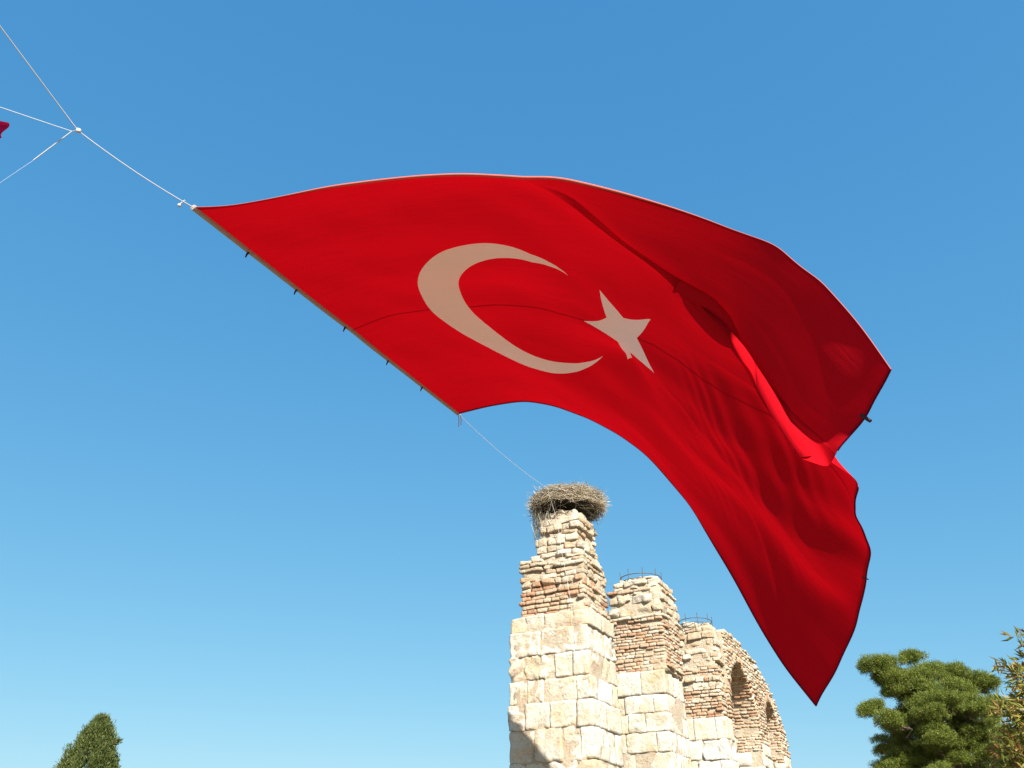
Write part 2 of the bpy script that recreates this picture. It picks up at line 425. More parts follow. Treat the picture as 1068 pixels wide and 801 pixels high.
# ---- the arched wall
def arched_wall():
    rng = np.random.default_rng(71)
    S0, S1, X0, X1 = 12.9, 22.0, -2.0, -0.02
    pos = (-0.8, 17.4)
    root = empty('arched_wall', row(*pos), -ROWA)
    tag(root, 'ruined brick wall with two round arches running back behind the farthest pier', 'arched wall')
    arches = [(14.95, 1.92, 6.60, 13.03, 16.87), (19.62, 1.10, 7.10, 18.52, 20.72)]      # centre s, radius, springing h
    tops = [(12.9, 9.72), (13.6, 9.78), (14.6, 9.86), (16.0, 9.74), (17.0, 9.62), (18.3, 9.44), (19.8, 8.98), (20.9, 8.42), (21.5, 7.95), (22.0, 7.3)]
    topz = lambda s: float(np.interp(s, [t[0] for t in tops], [t[1] for t in tops]))
    def bottom(s):
        """underside of the masonry at s: 0 on the wall's legs, the arch curve in an opening"""
        for c, r, hs_, a, b in arches:
            if a < s < b: return hs_ + math.sqrt(max(0, r * r - (s - c) ** 2)) * (1.18 if r > 1.5 else 1.05)
        return 0.0
    def inside(s, h, m=0.0):
        return not any(a - m < s < b + m and h < bottom(min(max(s, a + 1e-3), b - 1e-3)) + m for c, r, hs_, a, b in arches)
    # body
    mb = MB()
    ss = [S0]
    for c, r, hs_, a, b in arches:
        ss += [a] + [c - r * math.cos(t) * 0.9999 for t in np.linspace(0.02, math.pi - 0.02, 25)] + [b]
    ss += list(np.linspace(16.9, 18.5, 8)) + list(np.linspace(20.75, 22, 6))
    ss = sorted(set(ss))
    inset = 0.05
    for a, b in zip(ss[:-1], ss[1:]):
        mid = (a + b) / 2
        if b - a < 1e-4: continue
        op = bottom(mid) > 0
        ba, bb = (bottom(a + 1e-5), bottom(b - 1e-5)) if op else (0, 0)
        if op:
            for c, r, hs_, a_, b_ in arches:
                if a_ < mid < b_: ba, bb = max(ba, hs_), max(bb, hs_)
            ba += 0.05; bb += 0.05
        ta, tb = topz(a) - 0.08, topz(b) - 0.08
        v = [(x - pos[0], s - pos[1], h) for s, lo, hi in ((a, ba, ta), (b, bb, tb)) for x in (X0 + inset, X1 - inset) for h in (lo, hi)]
        mb.add(v, [(0, 4, 5, 1), (2, 3, 7, 6), (1, 5, 7, 3), (0, 2, 6, 4), (0, 1, 3, 2), (4, 6, 7, 5)])
    mb.build('rubble_core', [M['mortar']], root, smooth=False)
    # facing on both long sides
    mb = MB()
    z = 0.0
    while z < 9.9:
        blocky = z < 5.95
        h = rng.uniform(0.42, 0.6) if blocky else (rng.uniform(0.09, 0.12) if rng.random() < 0.55 else rng.uniform(0.13, 0.2))
        for xx, sg in ((X1, 1), (X0, -1)):
            s = S0 + rng.uniform(0, 0.1)
            while s < S1 + 0.1:
                l = rng.uniform(0.5, 0.9) if blocky else (rng.uniform(0.18, 0.38))
                c_, hc = s + l / 2, z + h / 2
                ring = any(math.hypot(c_ - c, max(hc - hs_, 0) if hc > hs_ else 9) < r + 0.34 for c, r, hs_, a, b in arches)
                ok = inside(c_, hc, 0.0) and inside(s + 0.04, hc) and inside(s + l - 0.04, hc) and hc < topz(c_) and not ring
                if ok:
                    j = rng.normal(0, 0.02)
                    stone(mb, rng, (xx - sg * 0.12 + sg * j - pos[0], c_ - pos[1], hc), (0.26, l - 0.025, h - 0.025), 0.03 if blocky else 0.02, 0.012 if blocky else 0.009, (3, 6, 5) if blocky else (2, 4, 2), 2 if blocky else (1 if rng.random() < 0.55 else 0), rotx(rng.normal(0, 0.03)))
                s += l
        z += h
    mb.build('stone_facing', [M['brick'], M['lime'], M['ashlar']], root)
    # the two arch rings with their soffits, and the jambs under them
    for c, r, hs_, a, b in arches:
        mb = MB()
        nb = int(math.pi * r / 0.105)
        for k in range(nb):
            t = math.pi * (k + 0.5) / nb
            x = X0
            while x < X1 - 0.05:
                l = min(rng.uniform(0.25, 0.45), X1 - x)
                rr = r + 0.17 + rng.normal(0, 0.012)
                rot = rotx(t - math.pi / 2)
                ky = 1.18 if r > 1.5 else 1.05
                stone(mb, rng, (x + l / 2 - pos[0] + (rng.normal(0, 0.015)), c + rr * math.cos(t) - pos[1], hs_ + rr * math.sin(t) * ky), (l - 0.015, math.pi * (r + .17) / nb - 0.026, 0.36 + rng.normal(0, 0.02)), 0.015, 0.006, (3, 2, 3), 0 if rng.random() < 0.93 else 1, rot)
                x += l
        z = 0.0
        while z < hs_ - 0.02:
            h = min(0.105 if z > 5.7 else 0.5, hs_ - z)
            for sj, sg in ((a, -1), (b, 1)):
                x = X0 + 0.02
                while x < X1 - 0.02:
                    l = min(rng.uniform(0.2, 0.4) if h < 0.2 else 0.75, X1 - 0.02 - x)
                    stone(mb, rng, (x + l / 2 - pos[0], sj + sg * 0.1 + rng.normal(0, 0.014) - pos[1], z + h / 2), (l - 0.02, 0.24, h - 0.024), 0.02, 0.008, (4, 3, 3), (0 if rng.random() < 0.75 else 1) if h < 0.2 else 2)
                    x += l
            z += h
        mb.build('brick_arch', [M['brick'], M['lime'], M['ashlar']], root)
    # broken top
    mb = MB()
    s = S0 + 0.1
    while s < S1:
        x = X0 + 0.1
        while x < X1 - 0.22:
            l, wd = rng.uniform(0.2, 0.32), rng.uniform(0.18, 0.24)
            stone(mb, rng, (x + wd / 2 - pos[0], s - pos[1], topz(s) - 0.06 + rng.normal(0, 0.015)), (wd, l, rng.uniform(0.12, 0.18)), 0.025, 0.015, (5, 5, 3), 1 if rng.random() < 0.8 else 0, rotz(rng.normal(0, 0.15)) @ rotx(math.atan((topz(s + .2) - topz(s - .2)) / .4)), 4, 1)
            x += wd
        s += 0.27
    # end face of the wall
    z = 0.0
    while z < 7.3:
        h = 0.5 if z < 5.9 else 0.12
        x = X0 + 0.05
        while x < X1 - 0.05:
            l = min(rng.uniform(0.25, 0.6), X1 - x)
            stone(mb, rng, (x + l / 2 - pos[0], S1 + rng.normal(0, 0.03) - pos[1], z + h / 2), (l - 0.02, 0.3, h - 0.02), 0.03, 0.02, (4, 3, 3), 1)
            x += l
        z += h
    mb.build('ragged_top', [M['brick'], M['lime']], root)
    return root
arched_wall()

# ------------------------------------------------------------------ the stork nest and the two empty nest frames
def mat_sticks():
    m, N, L, b = nt('dry_sticks')
    ge = N.new('ShaderNodeNewGeometry')
    c = ramp(N, L, ge.outputs['Random Per Island'], [(0, (0.22, 0.17, 0.11)), (0.35, (0.44, 0.36, 0.25)), (0.7, (0.62, 0.55, 0.42)), (1, (0.32, 0.28, 0.22))])
    L.new(c.outputs[0], b.inputs['Base Color']); b.inputs['Roughness'].default_value = 0.85
    return m
M['stick'] = mat_sticks()
M['nest_dark'] = mat_plain('shaded_nest_litter', (0.022, 0.017, 0.012), 0.95, 0, 0.4, 12)  # litter coloured near black to paint the shade under and inside the rim
def stork_nest():
    rng = np.random.default_rng(9)
    c = row(-0.74, 0.80, 9.80)
    root = empty('stork_nest', c)
    tag(root, 'large shaggy stork nest of dry sticks on top of the nearest pier', 'nest')
    mb = MB()
    V, Fc = box_template(14, 14, 8)
    # packed litter in the middle: a flared bowl
    P = V / np.maximum(np.linalg.norm(V, axis=1, keepdims=True), 1e-9) * np.max(np.abs(V), axis=1, keepdims=True)
    t = (P[:, 2] + 1) / 2
    rr = np.interp(t, [0, 0.15, 0.6, 0.85, 1], [0.50, 0.60, 0.84, 0.86, 0.70])
    P = np.stack([P[:, 0] * rr, P[:, 1] * rr, 0.0 + t * 0.60], -1)
    for q in range(4):
        P = P + 0.04 / 1.4 ** q * np.sin(P @ rng.normal(0, 4 * 1.6 ** q, (3, 3)) + rng.uniform(0, 6, 3))
    mb.add(P, Fc)
    mb.build('litter_bowl', M['nest_dark'], root)
    mb = MB()
    def stick(p, d, L_, r, bend):
        d = d / np.linalg.norm(d)
        n = np.cross(d, rng.normal(0, 1, 3)); n /= np.linalg.norm(n)
        t = np.linspace(-0.5, 0.5, 4)[:, None]
        pts = p + t * L_ * d + (t * t - 0.08) * bend * L_ * n
        tube(mb, pts, [r, r * 1.1, r * 0.9, r * 0.5], 3, 0, False)
    for k in range(2600):                                  # the pale rim
        a = rng.uniform(0, 2 * math.pi)
        t = rng.uniform(0, 1)
        R_ = rng.uniform(0.70, 0.94) if rng.random() < 0.6 else rng.uniform(0.84, 0.98)
        z = 0.32 + 0.36 * t - 0.14 * max(0, R_ - 0.80) / 0.15 + rng.normal(0, 0.025)
        tangent = np.array([-math.sin(a), math.cos(a), 0]); radial = np.array([math.cos(a), math.sin(a), 0])
        d = tangent * rng.normal(1, 0.3) + radial * rng.normal(0, 0.55) + np.array([0, 0, rng.normal(-0.05, 0.22)])
        stick(radial * R_ + np.array([0, 0, z]), d, rng.uniform(0.18, 0.62), 0.003 + 0.007 * rng.uniform(0, 1) ** 2, rng.normal(0, 0.4))
    for k in range(130):                                   # the sparse underside
        a = rng.uniform(0, 2 * math.pi)
        t = rng.uniform(0, 1)
        tangent = np.array([-math.sin(a), math.cos(a), 0]); radial = np.array([math.cos(a), math.sin(a), 0])
        d = tangent * rng.normal(0.6, 0.5) + radial * rng.normal(0.3, 0.4) + np.array([0, 0, rng.normal(0, 0.4)])
        stick(radial * (0.60 + 0.28 * t + rng.normal(0.03, 0.03)) + np.array([0, 0, 0.05 + 0.34 * t]), d, rng.uniform(0.2, 0.5), rng.uniform(0.003, 0.006), rng.normal(0, 0.4))
    for k in range(120):                                   # sticks that hang out of the rim and down the sides
        a = rng.uniform(0, 2 * math.pi)
        radial = np.array([math.cos(a), math.sin(a), 0])
        d = radial * rng.normal(0.25, 0.45) + np.array([-math.sin(a), math.cos(a), 0]) * rng.normal(0, 0.4) + np.array([0, 0, -1.0])
        stick(radial * rng.uniform(0.80, 1.0) + np.array([0, 0, rng.uniform(0.16, 0.5)]), d, rng.uniform(0.2, 0.55), rng.uniform(0.003, 0.006), rng.normal(0, 0.5))
    for k in range(110):                                   # the ragged beard on the left
        a = rng.normal(math.pi * 1.0, 0.35)
        radial = np.array([math.cos(a), math.sin(a), 0])
        stick(radial * rng.uniform(0.70, 0.92) + np.array([0, 0, rng.uniform(-0.45, 0.2)]), np.array([rng.normal(0, 0.22), rng.normal(0, 0.22), -1]), rng.uniform(0.3, 0.7), rng.uniform(0.004, 0.007), rng.normal(0, 0.3))
    mb.build('woven_sticks', M['stick'], root)
stork_nest()

M['iron'] = mat_plain('rusty_iron', (0.10, 0.085, 0.075), 0.65, 0.5, 0.4, 20)
def nest_frame():
    root = empty('nest_frame', (0, 0, 0))
    mb = MB()
    a = np.linspace(0, 2 * math.pi, 41)
    tube(mb, np.stack([0.66 * np.cos(a), 0.60 * np.sin(a), np.full(41, 0.17)], -1), 0.013, 6)
    mb.build('ring', M['iron'], root)
    mb = MB()
    tube(mb, np.stack([0.66 * np.cos(a), 0.60 * np.sin(a), np.full(41, 0.02)], -1), 0.012, 6)
    mb.build('ring', M['iron'], root)
    for k in range(9):
        t = 2 * math.pi * k / 9 + 0.3
        mb = MB()
        x, y = 0.675 * math.cos(t), 0.615 * math.sin(t)
        tube(mb, [(x, y, -0.1), (x, y, 0.1), (x * 1.01, y * 1.01, 0.36)], 0.012, 5)
        mb.build('post', M['iron'], root)
    return root
def copy_tree(o, parent=None):
    c = o.copy(); COL.objects.link(c); c.parent = parent
    for ch in list(o.children): copy_tree(ch, c)
    return c
fr1 = nest_frame()
fr2 = copy_tree(fr1)
fr1.location = row(-0.98, 6.98, 9.86); fr1.rotation_euler.z = 0.2
fr2.location = row(-0.88, 12.5, 9.80); fr2.rotation_euler.z = 0.9
tag(fr1, 'empty iron ring frame with upright rods on the middle pier', 'ring frame', 'iron nest frames on the piers')
tag(fr2, 'empty iron ring frame with upright rods on the farthest pier beside the arched wall', 'ring frame', 'iron nest frames on the piers')

# ------------------------------------------------------------------ the big flag: a cloth surface, shaped as it hangs and blows
# two sheets that part along a fold: the flap above it (NF rows) and the main sheet below it
NU, NF, NM = 37, 14, 32
GRID = np.array([
 -2647, 1467, 6663, -2640, 1460, 6676, -2633, 1454, 6689, -2627, 1447, 6701, -2620, 1442, 6713, -2615, 1436, 6724, -2609, 1431, 6735, -2604, 1426, 6745, -2599, 1421, 6754, -2594, 1417, 6763, -2590, 1413, 6771, -2587, 1409, 6778, -2584, 1407, 6783, -2582, 1405, 6787, -2559, 1383, 6835, -2522, 1346, 6923, -2480, 1304, 7021, -2436, 1261, 7123, -2391, 1216, 7228, -2344, 1171, 7333, -2295, 1124, 7440, -2245, 1075, 7548, -2193, 1024, 7656, -2138, 972, 7764, -2081, 918, 7873, -2022, 862, 7982, -1960, 804, 8090, -1897, 745, 8199, -1832, 686, 8309, -1766, 628, 8419, -1701, 574, 8529, -1649, 519, 8639, -1600, 467, 8750, -1549, 416, 8861, -1495, 364, 8973, -1439, 311, 9084, -1379, 255, 9195, -1316, 196, 9304, -1248, 134, 9411, -1177, 69, 9516, -1102, 1, 9618, -1023, -69, 9717, -940, -142, 9813, -854, -217, 9905, -765, -294, 9994, -674, -373, 10082,
 -2476, 1467, 6651, -2470, 1463, 6661, -2465, 1459, 6671, -2460, 1456, 6681, -2455, 1452, 6691, -2450, 1449, 6700, -2445, 1445, 6709, -2441, 1442, 6717, -2436, 1439, 6725, -2433, 1436, 6732, -2429, 1434, 6739, -2427, 1432, 6744, -2424, 1430, 6749, -2423, 1429, 6752, -2405, 1413, 6794, -2369, 1379, 6882, -2330, 1339, 6978, -2287, 1294, 7076, -2242, 1242, 7174, -2196, 1195, 7277, -2148, 1150, 7384, -2099, 1106, 7492, -2048, 1059, 7600, -1995, 1007, 7706, -1940, 947, 7810, -1883, 893, 7917, -1825, 840, 8026, -1765, 787, 8136, -1704, 730, 8244, -1642, 668, 8349, -1582, 613, 8459, -1526, 561, 8572, -1471, 511, 8685, -1416, 459, 8797, -1361, 402, 8906, -1304, 335, 9010, -1244, 273, 9115, -1181, 211, 9222, -1114, 149, 9326, -1044, 85, 9429, -971, 19, 9529, -895, -49, 9625, -815, -120, 9719, -733, -192, 9810, -650, -267, 9898, -565, -343, 9984,
 -2307, 1474, 6629, -2303, 1472, 6638, -2298, 1470, 6646, -2294, 1468, 6654, -2290, 1466, 6663, -2286, 1464, 6670, -2282, 1462, 6678, -2278, 1461, 6685, -2275, 1459, 6692, -2272, 1457, 6698, -2269, 1455, 6703, -2267, 1454, 6708, -2265, 1452, 6712, -2264, 1451, 6715, -2248, 1438, 6755, -2215, 1409, 6839, -2177, 1374, 6935, -2136, 1334, 7033, -2092, 1279, 7127, -2046, 1223, 7223, -2000, 1179, 7328, -1952, 1137, 7435, -1902, 1095, 7544, -1851, 1048, 7652, -1798, 988, 7753, -1743, 926, 7854, -1688, 876, 7963, -1631, 828, 8074, -1574, 778, 8184, -1515, 716, 8288, -1457, 653, 8393, -1399, 601, 8505, -1342, 551, 8618, -1285, 499, 8730, -1228, 442, 8839, -1170, 370, 8939, -1111, 295, 9036, -1048, 231, 9139, -981, 169, 9242, -912, 105, 9342, -840, 39, 9439, -765, -29, 9534, -688, -98, 9627, -609, -168, 9718, -529, -239, 9807, -448, -312, 9894,
 -2142, 1492, 6596, -2138, 1490, 6604, -2134, 1488, 6612, -2130, 1487, 6619, -2127, 1485, 6627, -2123, 1483, 6634, -2120, 1481, 6640, -2117, 1480, 6647, -2114, 1478, 6653, -2111, 1477, 6658, -2109, 1476, 6664, -2107, 1474, 6668, -2105, 1473, 6672, -2104, 1473, 6674, -2089, 1461, 6712, -2058, 1433, 6794, -2022, 1400, 6887, -1982, 1360, 6983, -1940, 1314, 7079, -1896, 1261, 7175, -1850, 1213, 7275, -1803, 1168, 7379, -1755, 1124, 7484, -1705, 1078, 7590, -1654, 1026, 7695, -1602, 968, 7797, -1549, 913, 7901, -1495, 862, 8009, -1440, 811, 8117, -1384, 757, 8225, -1327, 695, 8330, -1270, 638, 8438, -1213, 584, 8547, -1155, 528, 8656, -1097, 468, 8763, -1038, 402, 8865, -978, 327, 8961, -915, 257, 9059, -849, 191, 9158, -780, 127, 9256, -708, 61, 9352, -635, -8, 9445, -559, -76, 9537, -482, -144, 9629, -403, -212, 9720, -324, -280, 9811,
 -1979, 1510, 6555, -1975, 1508, 6563, -1972, 1507, 6570, -1969, 1505, 6577, -1965, 1504, 6584, -1962, 1503, 6591, -1959, 1501, 6597, -1956, 1500, 6603, -1954, 1499, 6609, -1951, 1497, 6614, -1949, 1496, 6619, -1947, 1495, 6623, -1946, 1494, 6627, -1945, 1493, 6629, -1931, 1483, 6666, -1900, 1457, 6746, -1865, 1423, 6837, -1827, 1382, 6930, -1786, 1336, 7024, -1743, 1289, 7120, -1698, 1241, 7220, -1652, 1196, 7321, -1605, 1150, 7424, -1558, 1101, 7527, -1509, 1048, 7630, -1459, 995, 7732, -1408, 941, 7837, -1356, 888, 7942, -1303, 834, 8048, -1250, 777, 8153, -1195, 720, 8258, -1139, 664, 8365, -1082, 608, 8473, -1025, 551, 8579, -967, 487, 8682, -908, 419, 8782, -847, 348, 8879, -784, 279, 8976, -717, 213, 9073, -648, 149, 9171, -577, 85, 9267, -504, 15, 9358, -430, -56, 9449, -353, -122, 9541, -275, -188, 9634, -197, -254, 9727,
 -1818, 1528, 6509, -1815, 1526, 6516, -1811, 1525, 6523, -1808, 1524, 6530, -1805, 1523, 6537, -1803, 1521, 6543, -1800, 1520, 6549, -1797, 1519, 6555, -1795, 1518, 6561, -1793, 1517, 6566, -1791, 1516, 6571, -1789, 1515, 6575, -1787, 1514, 6578, -1787, 1513, 6581, -1773, 1503, 6617, -1743, 1480, 6697, -1708, 1448, 6786, -1670, 1407, 6877, -1630, 1356, 6967, -1589, 1307, 7062, -1545, 1263, 7161, -1500, 1220, 7263, -1454, 1175, 7365, -1408, 1124, 7466, -1362, 1064, 7563, -1315, 1009, 7664, -1265, 959, 7769, -1215, 910, 7875, -1164, 854, 7979, -1114, 790, 8078, -1062, 731, 8181, -1007, 677, 8287, -951, 625, 8394, -894, 570, 8500, -836, 506, 8601, -779, 432, 8696, -719, 361, 8792, -654, 295, 8890, -587, 232, 8987, -518, 168, 9084, -447, 102, 9178, -374, 34, 9271, -300, -36, 9361, -224, -103, 9453, -146, -168, 9547, -68, -232, 9642,
 -1658, 1545, 6458, -1655, 1544, 6465, -1652, 1542, 6472, -1649, 1541, 6479, -1647, 1540, 6485, -1644, 1539, 6492, -1641, 1538, 6498, -1639, 1536, 6504, -1637, 1535, 6509, -1634, 1534, 6514, -1633, 1533, 6519, -1631, 1532, 6523, -1630, 1532, 6526, -1629, 1531, 6529, -1615, 1522, 6565, -1585, 1501, 6645, -1550, 1473, 6735, -1513, 1437, 6828, -1474, 1382, 6914, -1433, 1323, 7002, -1391, 1279, 7101, -1347, 1239, 7203, -1302, 1197, 7306, -1256, 1150, 7408, -1213, 1083, 7501, -1169, 1016, 7595, -1121, 968, 7700, -1072, 925, 7808, -1022, 877, 7914, -974, 809, 8008, -926, 739, 8102, -872, 685, 8206, -818, 635, 8313, -762, 583, 8420, -704, 527, 8524, -649, 450, 8615, -591, 371, 8704, -527, 308, 8802, -458, 246, 8899, -389, 182, 8994, -319, 114, 9087, -248, 43, 9177, -174, -26, 9268, -98, -92, 9360, -20, -154, 9455, 60, -212, 9552,
 -1500, 1560, 6403, -1497, 1559, 6411, -1494, 1558, 6418, -1491, 1556, 6425, -1489, 1555, 6431, -1486, 1554, 6438, -1483, 1553, 6444, -1481, 1552, 6449, -1479, 1551, 6455, -1477, 1550, 6460, -1475, 1549, 6465, -1473, 1548, 6469, -1472, 1547, 6472, -1471, 1547, 6475, -1458, 1538, 6510, -1428, 1517, 6589, -1393, 1489, 6679, -1356, 1452, 6770, -1317, 1406, 6861, -1277, 1351, 6950, -1235, 1300, 7043, -1192, 1253, 7141, -1149, 1206, 7241, -1105, 1155, 7341, -1062, 1097, 7439, -1020, 1033, 7534, -976, 977, 7634, -930, 928, 7737, -880, 878, 7840, -830, 822, 7938, -781, 759, 8032, -732, 697, 8130, -683, 640, 8231, -631, 585, 8334, -577, 528, 8435, -520, 463, 8531, -463, 389, 8621, -400, 320, 8713, -333, 256, 8808, -263, 191, 8901, -194, 121, 8992, -125, 45, 9079, -53, -28, 9169, 23, -92, 9261, 103, -151, 9357, 184, -206, 9454,
 -1342, 1569, 6348, -1339, 1568, 6355, -1336, 1568, 6362, -1333, 1567, 6369, -1331, 1567, 6375, -1328, 1566, 6382, -1326, 1565, 6388, -1324, 1565, 6394, -1322, 1564, 6399, -1320, 1564, 6404, -1318, 1563, 6409, -1316, 1562, 6413, -1315, 1562, 6416, -1314, 1561, 6418, -1301, 1553, 6454, -1271, 1532, 6532, -1236, 1503, 6620, -1200, 1464, 6710, -1161, 1417, 6800, -1121, 1366, 6891, -1079, 1314, 6983, -1038, 1262, 7079, -996, 1209, 7175, -954, 1153, 7272, -913, 1094, 7369, -873, 1036, 7466, -831, 981, 7565, -787, 929, 7665, -737, 876, 7765, -683, 820, 7862, -632, 763, 7957, -587, 704, 8053, -543, 645, 8150, -497, 587, 8247, -449, 525, 8343, -398, 459, 8435, -342, 389, 8526, -280, 320, 8617, -213, 255, 8709, -143, 191, 8802, -71, 124, 8894, -5, 44, 8979, 64, -37, 9064, 141, -101, 9157, 220, -161, 9253, 301, -221, 9348,
 -1184, 1573, 6292, -1181, 1574, 6299, -1178, 1574, 6305, -1176, 1575, 6312, -1173, 1575, 6318, -1171, 1575, 6325, -1169, 1575, 6330, -1167, 1575, 6336, -1165, 1575, 6341, -1163, 1575, 6347, -1161, 1574, 6351, -1160, 1574, 6355, -1158, 1574, 6359, -1157, 1573, 6361, -1144, 1566, 6396, -1114, 1548, 6475, -1080, 1519, 6563, -1043, 1479, 6651, -1006, 1426, 6738, -966, 1372, 6827, -925, 1319, 6920, -883, 1267, 7015, -841, 1213, 7111, -802, 1154, 7205, -766, 1090, 7297, -731, 1034, 7392, -692, 984, 7491, -647, 935, 7593, -595, 881, 7691, -539, 817, 7784, -481, 758, 7878, -441, 702, 7973, -402, 645, 8067, -361, 587, 8159, -319, 522, 8249, -277, 449, 8335, -228, 375, 8421, -170, 306, 8511, -104, 240, 8602, -34, 173, 8694, 38, 105, 8784, 109, 32, 8873, 179, -45, 8960, 254, -115, 9051, 333, -178, 9144, 413, -239, 9238,
 -1026, 1577, 6234, -1023, 1578, 6241, -1021, 1579, 6248, -1018, 1580, 6254, -1016, 1581, 6260, -1014, 1582, 6266, -1012, 1583, 6272, -1010, 1583, 6278, -1008, 1584, 6283, -1006, 1584, 6288, -1004, 1584, 6292, -1003, 1583, 6296, -1002, 1583, 6300, -1001, 1583, 6302, -988, 1578, 6337, -958, 1562, 6416, -923, 1537, 6506, -886, 1500, 6596, -850, 1441, 6679, -812, 1375, 6762, -770, 1321, 6854, -728, 1269, 6950, -687, 1216, 7047, -648, 1162, 7143, -620, 1097, 7228, -593, 1033, 7315, -556, 989, 7416, -509, 946, 7520, -454, 897, 7621, -398, 828, 7708, -342, 754, 7794, -302, 696, 7887, -264, 639, 7978, -225, 580, 8067, -187, 516, 8154, -157, 435, 8230, -121, 353, 8309, -67, 283, 8398, -3, 214, 8489, 65, 144, 8579, 137, 73, 8669, 210, 2, 8758, 284, -70, 8848, 360, -139, 8939, 439, -203, 9032, 520, -264, 9125,
 -868, 1578, 6177, -866, 1580, 6184, -863, 1582, 6190, -861, 1584, 6196, -859, 1585, 6202, -857, 1587, 6208, -855, 1588, 6213, -853, 1589, 6219, -851, 1590, 6224, -850, 1590, 6229, -848, 1591, 6233, -846, 1591, 6237, -845, 1591, 6240, -844, 1590, 6243, -831, 1587, 6278, -802, 1573, 6356, -768, 1548, 6444, -732, 1509, 6532, -695, 1455, 6618, -657, 1390, 6702, -616, 1328, 6791, -574, 1269, 6884, -533, 1212, 6978, -501, 1159, 7070, -475, 1105, 7159, -449, 1049, 7248, -415, 998, 7344, -368, 950, 7443, -315, 899, 7539, -262, 837, 7629, -212, 764, 7713, -168, 695, 7798, -129, 629, 7884, -94, 563, 7968, -63, 492, 8047, -37, 413, 8123, -9, 333, 8200, 32, 258, 8285, 89, 184, 8374, 159, 110, 8462, 232, 36, 8551, 306, -38, 8640, 381, -108, 8731, 459, -175, 8823, 539, -238, 8917, 620, -300, 9011,
 -710, 1578, 6121, -707, 1580, 6127, -705, 1583, 6133, -703, 1585, 6139, -702, 1587, 6144, -700, 1589, 6150, -698, 1590, 6155, -696, 1592, 6160, -694, 1593, 6165, -693, 1594, 6169, -691, 1594, 6174, -690, 1595, 6177, -689, 1595, 6181, -688, 1595, 6183, -675, 1592, 6217, -646, 1581, 6294, -612, 1557, 6381, -578, 1517, 6467, -543, 1460, 6550, -506, 1396, 6635, -465, 1332, 6723, -421, 1271, 6815, -378, 1211, 6909, -351, 1157, 6998, -332, 1099, 7084, -308, 1043, 7173, -271, 993, 7268, -225, 948, 7364, -176, 896, 7457, -129, 829, 7541, -83, 757, 7622, -39, 685, 7704, 1, 614, 7786, 35, 541, 7866, 63, 464, 7941, 85, 384, 8015, 104, 304, 8089, 129, 230, 8170, 178, 155, 8258, 254, 78, 8347, 330, 0, 8435, 400, -81, 8524, 474, -157, 8614, 553, -221, 8708, 636, -280, 8803, 720, -336, 8898,
 -551, 1573, 6067, -549, 1576, 6073, -547, 1579, 6078, -545, 1582, 6083, -543, 1585, 6089, -542, 1587, 6094, -540, 1589, 6098, -538, 1591, 6103, -537, 1592, 6107, -535, 1593, 6112, -534, 1594, 6116, -533, 1595, 6119, -532, 1595, 6122, -531, 1595, 6124, -518, 1593, 6157, -490, 1583, 6232, -456, 1562, 6318, -422, 1527, 6405, -391, 1466, 6483, -359, 1396, 6561, -320, 1333, 6649, -275, 1271, 6742, -229, 1209, 6836, -206, 1153, 6927, -193, 1084, 7007, -172, 1019, 7091, -133, 977, 7187, -85, 938, 7284, -34, 890, 7377, 7, 817, 7454, 46, 736, 7527, 91, 665, 7607, 131, 594, 7687, 166, 518, 7765, 193, 437, 7839, 215, 355, 7913, 232, 273, 7986, 247, 197, 8062, 285, 122, 8147, 360, 43, 8236, 438, -32, 8327, 503, -122, 8413, 568, -208, 8500, 650, -270, 8595, 735, -323, 8691, 822, -373, 8788,
 -391, 1566, 6015, -389, 1569, 6020, -388, 1572, 6026, -386, 1575, 6031, -384, 1578, 6036, -383, 1580, 6041, -381, 1582, 6045, -380, 1584, 6050, -378, 1586, 6054, -377, 1587, 6058, -376, 1588, 6062, -374, 1588, 6065, -373, 1588, 6068, -373, 1588, 6070, -361, 1586, 6101, -333, 1576, 6172, -301, 1553, 6252, -269, 1517, 6334, -239, 1465, 6414, -209, 1402, 6492, -177, 1336, 6575, -143, 1268, 6661, -110, 1197, 6750, -84, 1130, 6839, -62, 1064, 6927, -34, 1007, 7015, 4, 960, 7108, 50, 915, 7200, 98, 863, 7286, 143, 796, 7365, 183, 719, 7438, 224, 643, 7512, 264, 569, 7589, 299, 494, 7667, 329, 415, 7745, 354, 332, 7821, 373, 244, 7894, 390, 150, 7968, 422, 66, 8048, 477, -7, 8132, 544, -83, 8220, 612, -164, 8307, 680, -244, 8395, 756, -312, 8487, 838, -370, 8583, 922, -423, 8680,
 -232, 1549, 5963, -230, 1553, 5970, -228, 1556, 5976, -226, 1559, 5982, -224, 1562, 5987, -223, 1564, 5993, -221, 1567, 5998, -220, 1569, 6003, -218, 1570, 6007, -217, 1571, 6012, -215, 1572, 6016, -214, 1573, 6019, -213, 1573, 6022, -212, 1573, 6024, -201, 1570, 6053, -174, 1558, 6118, -144, 1533, 6191, -115, 1495, 6267, -86, 1446, 6344, -59, 1390, 6422, -32, 1328, 6503, -7, 1262, 6586, 17, 1191, 6671, 40, 1118, 6758, 64, 1049, 6848, 96, 991, 6939, 137, 939, 7030, 183, 886, 7117, 230, 827, 7197, 274, 759, 7272, 317, 685, 7345, 358, 610, 7418, 397, 536, 7495, 435, 464, 7574, 468, 391, 7655, 496, 311, 7734, 519, 221, 7809, 538, 115, 7881, 565, 24, 7955, 606, -58, 8033, 660, -136, 8116, 723, -213, 8202, 792, -288, 8290, 866, -357, 8382, 944, -419, 8476, 1024, -477, 8573,
